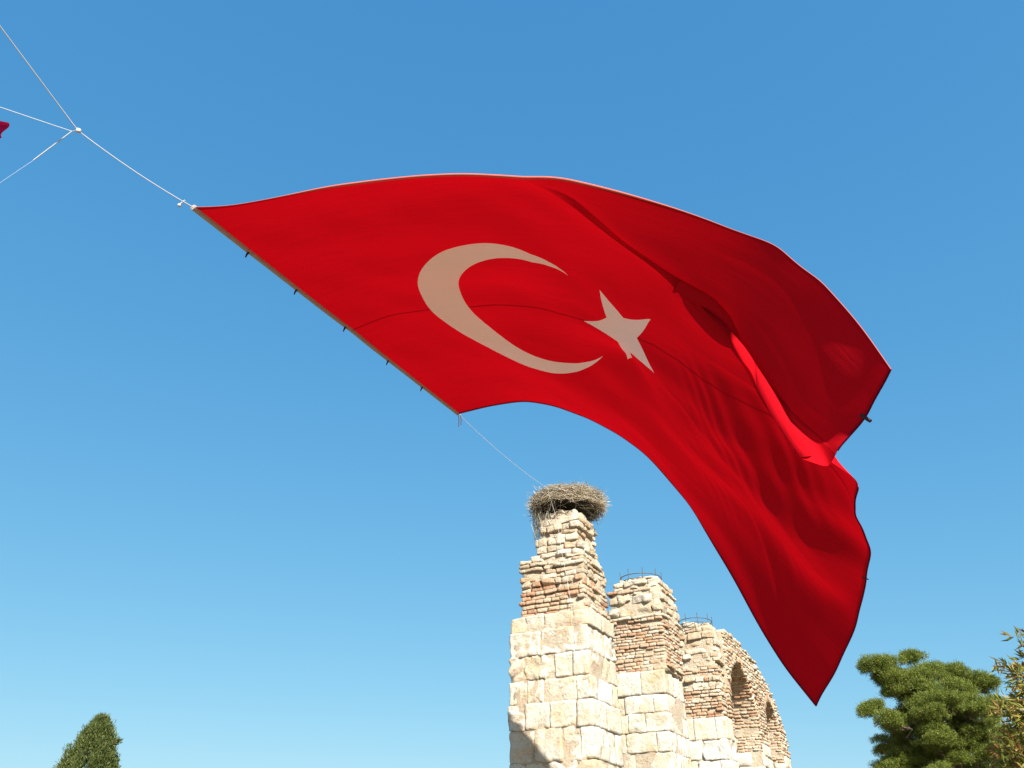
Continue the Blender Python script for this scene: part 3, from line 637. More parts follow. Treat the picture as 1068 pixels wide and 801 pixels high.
 -73, 1527, 5911, -71, 1529, 5919, -69, 1531, 5928, -66, 1533, 5936, -64, 1535, 5944, -62, 1536, 5952, -60, 1538, 5959, -58, 1539, 5965, -57, 1541, 5971, -55, 1542, 5977, -53, 1542, 5982, -52, 1543, 5986, -51, 1543, 5989, -50, 1543, 5992, -38, 1540, 6019, -10, 1527, 6079, 19, 1500, 6147, 45, 1456, 6215, 69, 1405, 6287, 94, 1353, 6364, 119, 1300, 6445, 140, 1242, 6529, 159, 1177, 6613, 174, 1105, 6696, 193, 1032, 6784, 225, 971, 6874, 270, 912, 6962, 320, 849, 7043, 366, 781, 7117, 407, 708, 7185, 448, 634, 7254, 490, 560, 7327, 533, 490, 7406, 572, 423, 7487, 608, 354, 7568, 637, 277, 7647, 661, 182, 7722, 681, 79, 7793, 705, -17, 7865, 739, -107, 7939, 783, -191, 8016, 839, -269, 8099, 903, -342, 8185, 974, -410, 8276, 1049, -474, 8369, 1126, -535, 8464,
 85, 1504, 5856, 88, 1500, 5870, 91, 1497, 5882, 94, 1494, 5895, 98, 1492, 5907, 101, 1490, 5918, 105, 1489, 5928, 109, 1489, 5937, 113, 1489, 5946, 117, 1489, 5954, 121, 1489, 5961, 124, 1490, 5968, 127, 1490, 5974, 129, 1489, 5977, 141, 1486, 6004, 170, 1471, 6063, 198, 1444, 6130, 216, 1393, 6192, 233, 1336, 6256, 256, 1290, 6335, 279, 1244, 6420, 299, 1193, 6505, 315, 1137, 6590, 324, 1071, 6667, 335, 1005, 6746, 362, 948, 6831, 409, 872, 6911, 464, 793, 6986, 514, 716, 7055, 548, 636, 7111, 583, 559, 7172, 630, 492, 7248, 675, 429, 7329, 714, 363, 7409, 745, 292, 7486, 768, 211, 7560, 793, 118, 7635, 819, 24, 7708, 842, -72, 7778, 871, -166, 7848, 909, -253, 7921, 959, -332, 7999, 1018, -404, 8083, 1083, -472, 8170, 1152, -538, 8260, 1221, -604, 8352,
 245, 1476, 5806, 248, 1463, 5825, 251, 1452, 5843, 255, 1442, 5860, 259, 1432, 5876, 264, 1424, 5892, 269, 1418, 5906, 276, 1412, 5920, 283, 1409, 5932, 291, 1407, 5944, 299, 1406, 5954, 307, 1407, 5962, 314, 1409, 5969, 318, 1410, 5974, 329, 1403, 6000, 351, 1381, 6057, 373, 1351, 6121, 392, 1311, 6187, 409, 1264, 6257, 427, 1217, 6334, 444, 1168, 6416, 460, 1115, 6499, 472, 1059, 6580, 481, 1004, 6655, 489, 957, 6730, 514, 901, 6806, 556, 809, 6874, 607, 714, 6939, 666, 629, 7005, 703, 541, 7055, 736, 463, 7109, 780, 415, 7183, 822, 363, 7263, 856, 290, 7337, 873, 207, 7405, 884, 117, 7471, 915, 34, 7546, 949, -50, 7621, 967, -147, 7687, 992, -240, 7754, 1030, -325, 7826, 1078, -401, 7901, 1133, -472, 7981, 1190, -542, 8064, 1251, -610, 8149, 1315, -675, 8236,
 407, 1440, 5763, 409, 1419, 5787, 412, 1398, 5810, 414, 1379, 5831, 418, 1360, 5852, 423, 1344, 5872, 430, 1330, 5891, 438, 1318, 5909, 446, 1308, 5926, 456, 1300, 5942, 465, 1292, 5956, 478, 1290, 5968, 491, 1288, 5977, 498, 1287, 5983, 512, 1294, 6004, 527, 1274, 6059, 546, 1246, 6122, 563, 1213, 6191, 579, 1174, 6264, 593, 1129, 6340, 605, 1077, 6418, 616, 1020, 6497, 626, 958, 6574, 637, 896, 6647, 653, 837, 6714, 672, 786, 6776, 698, 719, 6836, 736, 629, 6894, 796, 525, 6949, 861, 423, 7002, 901, 363, 7063, 934, 338, 7130, 965, 299, 7197, 983, 221, 7260, 994, 122, 7323, 1006, 27, 7388, 1027, -62, 7456, 1050, -151, 7524, 1069, -243, 7589, 1093, -335, 7655, 1140, -407, 7727, 1195, -473, 7802, 1242, -548, 7877, 1291, -621, 7955, 1345, -691, 8036, 1400, -758, 8118,
 572, 1403, 5724, 572, 1371, 5756, 573, 1339, 5785, 573, 1308, 5810, 574, 1278, 5833, 578, 1253, 5857, 585, 1231, 5880, 593, 1211, 5902, 602, 1194, 5923, 612, 1178, 5942, 623, 1164, 5959, 641, 1159, 5974, 662, 1157, 5985, 679, 1153, 5992, 682, 1176, 6009, 695, 1158, 6064, 710, 1134, 6126, 725, 1104, 6194, 737, 1067, 6265, 747, 1023, 6337, 755, 972, 6410, 762, 912, 6484, 772, 845, 6555, 787, 774, 6621, 801, 719, 6680, 815, 672, 6732, 829, 616, 6782, 857, 532, 6833, 918, 417, 6882, 983, 316, 6937, 1023, 274, 7001, 1064, 247, 7064, 1083, 200, 7120, 1086, 111, 7175, 1098, 18, 7237, 1114, -74, 7301, 1132, -164, 7364, 1151, -252, 7428, 1172, -340, 7491, 1199, -424, 7556, 1237, -500, 7625, 1283, -570, 7696, 1333, -639, 7769, 1383, -707, 7844, 1430, -778, 7920, 1474, -851, 7998,
 738, 1360, 5689, 735, 1315, 5727, 732, 1272, 5761, 731, 1230, 5793, 731, 1192, 5822, 732, 1156, 5849, 737, 1125, 5874, 744, 1097, 5896, 753, 1072, 5917, 765, 1049, 5936, 777, 1030, 5953, 801, 1026, 5969, 820, 1027, 5985, 828, 1031, 5996, 845, 1052, 6012, 855, 1035, 6064, 865, 1012, 6125, 873, 982, 6189, 880, 945, 6254, 884, 901, 6319, 888, 851, 6384, 894, 796, 6448, 904, 736, 6512, 915, 672, 6570, 929, 611, 6622, 948, 556, 6671, 964, 494, 6715, 984, 420, 6757, 997, 330, 6804, 1032, 244, 6857, 1090, 175, 6917, 1136, 118, 6978, 1161, 57, 7036, 1175, -19, 7092, 1191, -101, 7150, 1212, -185, 7211, 1234, -268, 7272, 1254, -352, 7332, 1274, -437, 7393, 1298, -519, 7456, 1327, -598, 7521, 1363, -672, 7588, 1413, -736, 7658, 1465, -799, 7729, 1506, -871, 7802, 1544, -945, 7876,
 903, 1310, 5657, 897, 1255, 5701, 892, 1201, 5741, 888, 1149, 5778, 886, 1100, 5811, 885, 1055, 5841, 888, 1014, 5867, 893, 978, 5888, 904, 947, 5906, 917, 921, 5921, 933, 899, 5933, 963, 902, 5947, 980, 900, 5970, 984, 902, 5986, 999, 922, 6000, 1002, 906, 6052, 1005, 883, 6109, 1006, 850, 6168, 1005, 810, 6225, 1003, 766, 6281, 1004, 721, 6336, 1006, 675, 6391, 1014, 624, 6446, 1027, 564, 6498, 1045, 498, 6548, 1061, 430, 6594, 1072, 361, 6637, 1083, 293, 6678, 1094, 220, 6722, 1118, 142, 6772, 1156, 64, 6827, 1194, -10, 6885, 1224, -82, 6943, 1247, -154, 7000, 1269, -229, 7057, 1301, -300, 7116, 1333, -373, 7177, 1354, -453, 7235, 1373, -534, 7293, 1394, -615, 7353, 1418, -693, 7414, 1448, -767, 7478, 1487, -836, 7544, 1528, -903, 7612, 1570, -970, 7681, 1611, -1038, 7750,
 1066, 1254, 5627, 1059, 1191, 5676, 1051, 1128, 5720, 1045, 1066, 5760, 1039, 1007, 5795, 1035, 952, 5826, 1035, 903, 5854, 1040, 862, 5876, 1052, 828, 5889, 1069, 801, 5895, 1087, 782, 5897, 1117, 793, 5905, 1129, 780, 5933, 1137, 770, 5956, 1130, 798, 5965, 1125, 781, 6016, 1123, 754, 6071, 1118, 717, 6124, 1112, 675, 6174, 1109, 633, 6225, 1107, 592, 6273, 1108, 557, 6321, 1110, 520, 6369, 1131, 453, 6416, 1152, 382, 6463, 1167, 312, 6509, 1177, 243, 6552, 1182, 175, 6593, 1187, 109, 6637, 1205, 31, 6684, 1232, -50, 6734, 1260, -129, 6788, 1288, -205, 6844, 1317, -278, 6901, 1348, -347, 6958, 1383, -414, 7016, 1416, -483, 7074, 1443, -555, 7132, 1466, -631, 7189, 1487, -708, 7246, 1507, -786, 7305, 1529, -862, 7365, 1554, -936, 7427, 1586, -1006, 7492, 1627, -1070, 7557, 1677, -1129, 7622,
 1226, 1193, 5593, 1218, 1124, 5646, 1208, 1054, 5692, 1198, 985, 5732, 1188, 918, 5767, 1179, 855, 5798, 1176, 799, 5827, 1179, 752, 5852, 1192, 719, 5865, 1213, 702, 5857, 1234, 689, 5850, 1247, 686, 5853, 1245, 661, 5879, 1251, 657, 5892, 1218, 702, 5899, 1215, 672, 5949, 1215, 638, 6003, 1216, 601, 6057, 1215, 561, 6107, 1213, 519, 6156, 1213, 479, 6202, 1217, 439, 6248, 1226, 396, 6292, 1240, 340, 6335, 1254, 274, 6377, 1265, 204, 6419, 1273, 134, 6461, 1279, 65, 6504, 1287, -4, 6547, 1298, -77, 6592, 1314, -154, 6639, 1333, -234, 6688, 1357, -312, 6740, 1387, -384, 6794, 1422, -453, 6851, 1458, -518, 6907, 1494, -584, 6965, 1526, -651, 7022, 1554, -721, 7078, 1576, -796, 7135, 1593, -873, 7191, 1608, -952, 7248, 1622, -1030, 7307, 1643, -1106, 7368, 1682, -1169, 7430, 1727, -1229, 7493,
 1378, 1124, 5545, 1369, 1050, 5599, 1357, 976, 5646, 1343, 901, 5686, 1331, 830, 5725, 1322, 763, 5759, 1311, 701, 5781, 1308, 646, 5805, 1316, 600, 5835, 1352, 628, 5780, 1385, 605, 5809, 1349, 560, 5802, 1333, 524, 5817, 1353, 545, 5795, 1291, 618, 5815, 1295, 580, 5862, 1299, 539, 5917, 1306, 498, 5973, 1313, 459, 6026, 1318, 418, 6075, 1322, 376, 6121, 1325, 330, 6164, 1335, 284, 6207, 1348, 231, 6249, 1354, 167, 6286, 1358, 98, 6324, 1364, 28, 6364, 1372, -41, 6408, 1381, -110, 6452, 1390, -181, 6495, 1402, -254, 6540, 1415, -331, 6584, 1434, -407, 6632, 1466, -478, 6685, 1500, -547, 6739, 1535, -613, 6794, 1572, -678, 6850, 1609, -741, 6907, 1642, -806, 6964, 1664, -879, 7019, 1678, -957, 7073, 1687, -1037, 7128, 1697, -1117, 7184, 1714, -1192, 7242, 1739, -1263, 7301, 1767, -1332, 7361,
 1517, 1048, 5476, 1510, 972, 5533, 1493, 893, 5579, 1470, 811, 5613, 1456, 736, 5654, 1447, 666, 5693, 1429, 598, 5714, 1426, 540, 5745, 1442, 494, 5795, 1476, 550, 5718, 1502, 492, 5742, 1432, 429, 5738, 1420, 406, 5729, 1444, 427, 5703, 1373, 541, 5730, 1381, 499, 5774, 1389, 453, 5827, 1399, 409, 5881, 1409, 366, 5933, 1419, 324, 5981, 1428, 281, 6027, 1435, 236, 6070, 1440, 185, 6111, 1442, 127, 6148, 1441, 63, 6184, 1442, -5, 6220, 1446, -75, 6260, 1454, -144, 6304, 1466, -211, 6348, 1469, -282, 6389, 1477, -353, 6430, 1501, -420, 6477, 1530, -488, 6526, 1561, -556, 6576, 1592, -626, 6627, 1620, -696, 6679, 1650, -766, 6733, 1693, -824, 6789, 1731, -885, 6846, 1748, -961, 6899, 1756, -1041, 6952, 1762, -1122, 7004, 1769, -1202, 7058, 1778, -1280, 7113, 1791, -1356, 7169, 1806, -1431, 7225,
 1639, 978, 5376, 1621, 891, 5428, 1599, 803, 5477, 1577, 718, 5519, 1558, 637, 5559, 1541, 560, 5596, 1527, 488, 5632, 1523, 424, 5674, 1528, 368, 5723, 1537, 395, 5659, 1572, 366, 5655, 1522, 312, 5665, 1503, 288, 5644, 1523, 303, 5620, 1456, 456, 5649, 1468, 415, 5690, 1480, 369, 5737, 1492, 324, 5785, 1504, 280, 5833, 1516, 236, 5879, 1529, 194, 5924, 1540, 150, 5967, 1541, 96, 6005, 1535, 35, 6039, 1526, -32, 6072, 1521, -103, 6108, 1521, -175, 6149, 1522, -248, 6191, 1527, -318, 6234, 1543, -382, 6278, 1566, -443, 6323, 1594, -505, 6369, 1628, -565, 6417, 1664, -627, 6465, 1694, -694, 6514, 1721, -765, 6564, 1748, -835, 6616, 1777, -904, 6669, 1802, -974, 6722, 1818, -1049, 6775, 1825, -1128, 6826, 1829, -1209, 6877, 1831, -1289, 6928, 1834, -1369, 6981, 1838, -1448, 7034, 1842, -1526, 7087,
 1735, 906, 5253, 1707, 805, 5309, 1682, 712, 5359, 1659, 623, 5405, 1638, 537, 5448, 1621, 456, 5490, 1598, 378, 5527, 1583, 305, 5569, 1589, 240, 5624, 1577, 248, 5578, 1616, 232, 5570, 1577, 193, 5571, 1553, 173, 5548, 1587, 165, 5543, 1528, 359, 5570, 1547, 324, 5602, 1566, 283, 5642, 1585, 242, 5685, 1601, 200, 5728, 1614, 156, 5770, 1623, 112, 5811, 1633, 66, 5852, 1638, 16, 5892, 1631, -45, 5927, 1619, -114, 5959, 1605, -188, 5992, 1601, -265, 6035, 1596, -344, 6078, 1587, -423, 6118, 1618, -476, 6164, 1657, -526, 6211, 1672, -596, 6257, 1711, -649, 6303, 1761, -697, 6349, 1793, -762, 6397, 1818, -833, 6446, 1840, -907, 6496, 1859, -982, 6547, 1873, -1059, 6597, 1883, -1137, 6648, 1887, -1216, 6697, 1888, -1297, 6747, 1886, -1378, 6796, 1882, -1459, 6846, 1879, -1539, 6896, 1876, -1618, 6947,
 1777, 802, 5125, 1763, 711, 5180, 1743, 619, 5231, 1721, 529, 5279, 1699, 440, 5325, 1677, 355, 5369, 1654, 273, 5410, 1637, 195, 5452, 1636, 124, 5502, 1630, 140, 5463, 1651, 107, 5464, 1617, 98, 5440, 1589, 58, 5450, 1630, 36, 5450, 1589, 257, 5480, 1613, 226, 5507, 1641, 191, 5541, 1668, 155, 5579, 1692, 118, 5618, 1711, 78, 5658, 1718, 33, 5695, 1721, -14, 5732, 1727, -62, 5772, 1729, -117, 5812, 1724, -183, 5851, 1713, -258, 5888, 1701, -337, 5926, 1692, -417, 5966, 1690, -493, 6005, 1700, -561, 6047, 1716, -625, 6091, 1736, -690, 6137, 1766, -750, 6182, 1816, -798, 6227, 1865, -848, 6273, 1899, -912, 6323, 1921, -984, 6373, 1936, -1062, 6422, 1944, -1142, 6471, 1948, -1223, 6519, 1946, -1304, 6567, 1941, -1386, 6614, 1934, -1468, 6662, 1925, -1549, 6709, 1915, -1629, 6757, 1905, -1709, 6805,
 1816, 708, 4987, 1806, 618, 5042, 1786, 527, 5096, 1761, 436, 5146, 1742, 346, 5195, 1723, 258, 5241, 1701, 174, 5284, 1685, 94, 5325, 1676, 20, 5366, 1681, 54, 5327, 1685, 8, 5338, 1631, -4, 5321, 1607, -41, 5337, 1619, -18, 5312, 1625, 147, 5378, 1660, 122, 5403, 1697, 92, 5431, 1732, 61, 5463, 1763, 28, 5498, 1788, -8, 5536, 1804, -49, 5575, 1816, -91, 5615, 1824, -135, 5656, 1829, -183, 5699, 1827, -248, 5742, 1819, -325, 5783, 1809, -405, 5821, 1799, -485, 5858, 1792, -563, 5895, 1787, -640, 5932, 1786, -713, 5970, 1794, -783, 6010, 1817, -846, 6055, 1856, -903, 6103, 1909, -950, 6149, 1959, -1002, 6196, 1990, -1068, 6246, 2006, -1144, 6295, 2012, -1225, 6343, 2010, -1308, 6390, 2003, -1391, 6435, 1992, -1474, 6481, 1979, -1556, 6526, 1964, -1638, 6571, 1948, -1719, 6616, 1932, -1799, 6662,
 1852, 628, 4839, 1832, 530, 4900, 1811, 436, 4956, 1789, 345, 5008, 1770, 255, 5059, 1752, 167, 5106, 1732, 82, 5149, 1716, 1, 5189, 1705, -75, 5227, 1715, -19, 5183, 1708, -80, 5206, 1642, -86, 5192, 1620, -126, 5211, 1621, -93, 5187, 1654, 42, 5260, 1694, 18, 5284, 1738, -9, 5311, 1781, -37, 5341, 1820, -67, 5374, 1853, -100, 5411, 1880, -136, 5451, 1900, -176, 5495, 1914, -221, 5540, 1921, -273, 5586, 1923, -335, 5631, 1919, -405, 5674, 1911, -480, 5714, 1899, -558, 5750, 1889, -637, 5785, 1882, -715, 5821, 1867, -793, 5850, 1859, -868, 5882, 1876, -936, 5927, 1907, -998, 5975, 1950, -1053, 6023, 2003, -1101, 6070, 2047, -1157, 6117, 2068, -1229, 6166, 2073, -1310, 6214, 2068, -1393, 6259, 2057, -1477, 6303, 2041, -1561, 6346, 2023, -1644, 6389, 2003, -1726, 6432, 1982, -1808, 6475, 1960, -1889, 6519,
 1868, 533, 4697, 1845, 439, 4757, 1826, 346, 4814, 1808, 256, 4868, 1789, 167, 4919, 1770, 80, 4965, 1751, -4, 5008, 1733, -86, 5047, 1718, -163, 5083, 1732, -100, 5042, 1719, -161, 5068, 1659, -163, 5058, 1636, -205, 5080, 1626, -173, 5061, 1678, -63, 5139, 1722, -86, 5161, 1772, -111, 5186, 1820, -138, 5215, 1866, -166, 5247, 1908, -197, 5285, 1944, -231, 5327, 1972, -270, 5373, 1992, -316, 5421, 2003, -368, 5470, 2008, -427, 5518, 2006, -493, 5562, 1998, -565, 5600, 1983, -639, 5633, 1972, -715, 5666, 1966, -791, 5701, 1958, -867, 5734, 1952, -943, 5768, 1955, -1016, 5805, 1973, -1084, 5847, 2005, -1144, 5893, 2052, -1196, 5940, 2095, -1251, 5989, 2120, -1319, 6037, 2128, -1396, 6084, 2122, -1479, 6128, 2108, -1563, 6169, 2088, -1647, 6209, 2066, -1731, 6250, 2046, -1814, 6293, 2023, -1896, 6336, 1994, -1977, 6377,
 1890, 431, 4558, 1863, 342, 4618, 1839, 255, 4673, 1821, 168, 4726, 1803, 84, 4775, 1783, 0, 4821, 1767, -83, 4863, 1747, -164, 4900, 1734, -243, 4934, 1744, -181, 4901, 1734, -240, 4928, 1678, -234, 4920, 1652, -277, 4943, 1632, -250, 4932, 1700, -166, 5017, 1749, -188, 5036, 1802, -213, 5060, 1855, -240, 5088, 1906, -268, 5120, 1953, -299, 5158, 1995, -333, 5202, 2030, -371, 5250, 2056, -416, 5301, 2073, -467, 5352, 2079, -524, 5400, 2076, -588, 5442, 2066, -656, 5479, 2055, -727, 5512, 2057, -796, 5550, 2062, -865, 5588, 2058, -939, 5622, 2051, -1014, 5654, 2044, -1090, 5684, 2049, -1162, 5720, 2071, -1227, 5763, 2109, -1284, 5810, 2149, -1340, 5860, 2175, -1406, 5908, 2182, -1482, 5953, 2174, -1564, 5994, 2157, -1648, 6034, 2136, -1733, 6073, 2115, -1817, 6114, 2093, -1901, 6156, 2065, -1984, 6196, 2034, -2065, 6235,
 1920, 320, 4428, 1887, 239, 4483, 1860, 160, 4534, 1839, 81, 4583, 1820, 3, 4629, 1803, -75, 4673, 1791, -153, 4715, 1778, -231, 4750, 1760, -307, 4779, 1775, -246, 4754, 1759, -305, 4782, 1688, -298, 4777, 1665, -346, 4806, 1639, -326, 4796, 1724, -260, 4892, 1776, -284, 4909, 1835, -311, 4931, 1891, -341, 4959, 1943, -372, 4993, 1991, -405, 5033, 2034, -441, 5079, 2072, -480, 5129, 2103, -524, 5182, 2127, -572, 5234, 2138, -626, 5281, 2134, -686, 5322, 2127, -750, 5358, 2133, -814, 5395, 2146, -877, 5434, 2155, -942, 5472, 2153, -1011, 5505, 2142, -1083, 5533, 2133, -1157, 5560, 2135, -1230, 5594, 2148, -1300, 5633, 2177, -1364, 5681, 2217, -1420, 5733, 2241, -1482, 5780, 2237, -1561, 5819, 2224, -1646, 5858, 2208, -1731, 5898, 2188, -1817, 5938, 2167, -1902, 5979, 2143, -1987, 6019, 2113, -2072, 6058, 2079, -2155, 6096,
 1950, 198, 4308, 1915, 131, 4352, 1894, 62, 4399, 1877, -9, 4443, 1855, -78, 4484, 1838, -145, 4525, 1819, -211, 4562, 1806, -278, 4594, 1791, -346, 4618, 1798, -315, 4603, 1775, -371, 4636, 1707, -379, 4644, 1671, -413, 4668, 1636, -388, 4657, 1742, -345, 4764, 1802, -370, 4779, 1868, -402, 4799, 1931, -437, 4827, 1985, -474, 4864, 2028, -514, 4909, 2061, -557, 4960, 2091, -599, 5014, 2124, -641, 5067, 2157, -684, 5118, 2183, -732, 5164, 2173, -787, 5198, 2165, -846, 5230, 2197, -903, 5271, 2233, -959, 5316, 2248, -1020, 5354, 2238, -1085, 5381, 2236, -1149, 5411, 2245, -1213, 5450, 2242, -1284, 5477, 2241, -1358, 5507, 2265, -1426, 5556, 2306, -1486, 5611, 2310, -1553, 5650, 2282, -1637, 5680, 2271, -1724, 5720, 2260, -1811, 5762, 2244, -1899, 5804, 2225, -1986, 5845, 2201, -2072, 5886, 2173, -2158, 5924, 2143, -2242, 5962,
 1973, 77, 4181, 1961, 21, 4226, 1950, -37, 4270, 1938, -99, 4311, 1926, -161, 4348, 1903, -215, 4383, 1872, -262, 4411, 1841, -307, 4433, 1805, -356, 4450, 1790, -420, 4467, 1774, -472, 4504, 1713, -452, 4505, 1661, -432, 4512, 1625, -417, 4508, 1762, -406, 4628, 1824, -441, 4645, 1897, -482, 4667, 1976, -526, 4694, 2042, -572, 4732, 2068, -625, 4788, 2073, -681, 4849, 2089, -729, 4907, 2115, -765, 4957, 2141, -799, 5002, 2166, -836, 5041, 2195, -884, 5074, 2229, -938, 5108, 2265, -993, 5147, 2301, -1049, 5186, 2323, -1104, 5226, 2336, -1156, 5263, 2348, -1209, 5300, 2360, -1263, 5336, 2368, -1321, 5370, 2367, -1393, 5403, 2367, -1469, 5439, 2368, -1546, 5477, 2366, -1625, 5514, 2354, -1709, 5551, 2338, -1798, 5590, 2322, -1888, 5630, 2305, -1979, 5671, 2285, -2068, 5713, 2262, -2156, 5754, 2238, -2245, 5793, 2212, -2334, 5830,
], float).reshape(NU, NF + NM, 3) / 4000.0
VR_U = np.array([0.0, 0.66, 0.7, 0.74, 0.85, 0.95, 1.02, 1.12, 1.22, 1.5]); VR_V = np.array([0.02, 0.02, 0.04, 0.07, 0.16, 0.245, 0.272, 0.287, 0.295, 0.305])       # where the fold runs across the flag
def fold_v(u): return np.interp(u, VR_U, VR_V)
def fold_gap(u): return 0.010 + 0.02 * np.clip((u - 1.0) / 0.5, 0, 1)
FLAG_H = 7.24                      # hoist length in metres; the fly is 1.5 times as long
def to_world(g):
    return CAM + FLAG_H * (g[..., 0:1] * RV + g[..., 1:2] * UV + g[..., 2:3] * FV)
GW = to_world(GRID)
def bspl(t):
    return np.stack([(1 - t) ** 3 / 6, (3 * t ** 3 - 6 * t ** 2 + 4) / 6, (-3 * t ** 3 + 3 * t ** 2 + 3 * t + 1) / 6, t ** 3 / 6], -1)
SGN = 1.0
def fold_groove(u, v):
    """behind the fold the cloth drops back before it rises into the flap (metres, towards the upper side)"""
    q = fold_v(u) - v
    return 0.10 * sstep(0.004, 0.036, q) * sstep(0.24, 0.03, q) * sstep(0.70, 0.80, u) * sstep(1.22, 1.08, u) * (q > 0)
def padded(G):
    g = np.pad(G, ((1, 1), (1, 1), (0, 0)), mode='edge')
    g[0] = 2 * g[1] - g[2]; g[-1] = 2 * g[-2] - g[-3]
    g[:, 0] = 2 * g[:, 1] - g[:, 2]; g[:, -1] = 2 * g[:, -2] - g[:, -3]
    return g
GPS = (padded(GW[:, :NF]), padded(GW[:, NF:]))
def patch(which, u, t):
    """a point of one sheet; t runs 0..1 across it"""
    G = GPS[which]; n = (NF, NM)[which]
    t = np.clip(t, 0, 1)
    y = (1 - (1 - t) ** (1 / 1.35) if which == 0 else t ** (1 / 1.1)) * (n - 1)
    x = np.clip(u / 1.5, 0, 1) * (NU - 1)
    i = np.clip(np.floor(x).astype(int), 0, NU - 2); j = np.clip(np.floor(y).astype(int), 0, n - 2)
    bu, bv = bspl(x - i), bspl(y - j)
    out = 0
    for a in range(4):
        for b in range(4):
            out = out + (bu[..., a] * bv[..., b])[..., None] * G[i + a, j + b]
    return out
def sheet(which, u, t, lift=0.0):
    r, g = fold_v(u), fold_gap(u)
    v = t * r if which == 0 else r + g + t * (1 - r - g)
    e = 2e-3
    p = patch(which, u, t)
    du = patch(which, np.minimum(u + e, 1.5), t) - patch(which, np.maximum(u - e, 0), t)
    dv = patch(which, u, np.minimum(t + 2 * e, 1)) - patch(which, u, np.maximum(t - 2 * e, 0))
    n = np.cross(dv, du)
    n /= np.maximum(np.linalg.norm(n, axis=-1, keepdims=True), 1e-9)
    return p + n * (wrinkle(u, v) - (SGN * fold_groove(u, v) if which == 0 else 0) + lift)[..., None], n, v
def cloth(u, v, lift=0.0):
    r, g = fold_v(u), fold_gap(u)
    m = v > r + g / 2
    pa, na, _ = sheet(0, u, np.clip(v / r, 0, 1), lift)
    pb, nb_, _ = sheet(1, u, np.clip((v - r - g) / (1 - r - g), 0, 1), lift)
    return np.where(m[..., None], pb, pa), np.where(m[..., None], nb_, na)
def sstep(a, b, x):
    t = np.clip((x - a) / (b - a), 0, 1); return t * t * (3 - 2 * t)
def wrinkle(u, v):
    """metres out of the smooth surface: pleats running along the fly, and soft billows"""
    q = v - 0.10 * sstep(0.8, 1.5, u) * (v - 0.5)
    pq = v - 1.25 * (u - 1.1) + 0.35 * np.clip(u - 1.1, 0, 1) ** 2       # pleats fan down from below the star
    m1 = sstep(0.96, 1.12, u) * sstep(0.43, 0.54, v) * sstep(0.93, 0.74, v) * sstep(1.47, 1.28, u)
    a = 0.015 * m1 * np.sin(2 * np.pi * (pq * 17 + 0.25 * np.sin(9 * pq)) + 1.3 * np.sin(pq * 23)) * (0.6 + 0.4 * np.sin(11 * pq + 3 * u))
    m2 = sstep(0.75, 1.2, u)
    a = a + 0.014 * m2 * np.sin(2 * np.pi * (q * 5.3 + 0.35 * u) + 0.8 * np.sin(4 * u + 5 * q)) * sstep(0.42, 0.58, v)
    a = a + 0.010 * m2 * np.sin(2 * np.pi * (q * 11.7 - 0.3 * u) + 1.5 * np.sin(3 * u)) * sstep(0.42, 0.58, v)
    a = a + 0.003 * sstep(0.5, 1.0, u) * np.sin(2 * np.pi * (v * 9 + 0.25 * u) + np.sin(5 * u)) * sstep(0.26, 0.14, v)
    a = a + 0.006 * np.sin(2 * np.pi * (v * 7 - 1.1 * u) + 2 * np.sin(2 * u)) * sstep(0.02, 0.3, u)
    # a few long creases that run down the fly
    for (ua, va, ub, vb, A, w_) in CREASES:
        s_ = (u - ua) / (ub - ua)
        d = v - (va + (vb - va) * s_ + 0.012 * np.sin(s_ * 5 + ua * 9))
        e_ = sstep(0, 0.18, s_) * sstep(1.0, 0.75, s_)
        a = a + A * e_ * np.where(d > 0, np.exp(-np.abs(d) / w_), np.exp(-np.abs(d) / (w_ * 4)))
    return a
CREASES = [(0.95, 0.575, 1.24, 0.72, 0.026, 0.008), (1.01, 0.69, 1.38, 0.94, 0.026, 0.009), (1.06, 0.60, 1.40, 0.86, 0.018, 0.007), (1.16, 0.56, 1.48, 0.80, 0.018, 0.008), (0.70, 0.80, 1.15, 0.90, 0.014, 0.010),
           (1.05, 0.44, 1.48, 0.50, 0.014, 0.008), (0.35, 0.40, 0.80, 0.44, 0.007, 0.010), (0.30, 0.62, 0.70, 0.66, 0.007, 0.010), (1.02, 0.06, 1.44, 0.075, 0.010, 0.010), (1.15, 0.15, 1.49, 0.17, 0.006, 0.008)]
_, n0 = cloth(np.array([0.5]), np.array([0.5])); SGN = 1.0 if n0[0, 2] < 0 else -1.0     # + is the underside

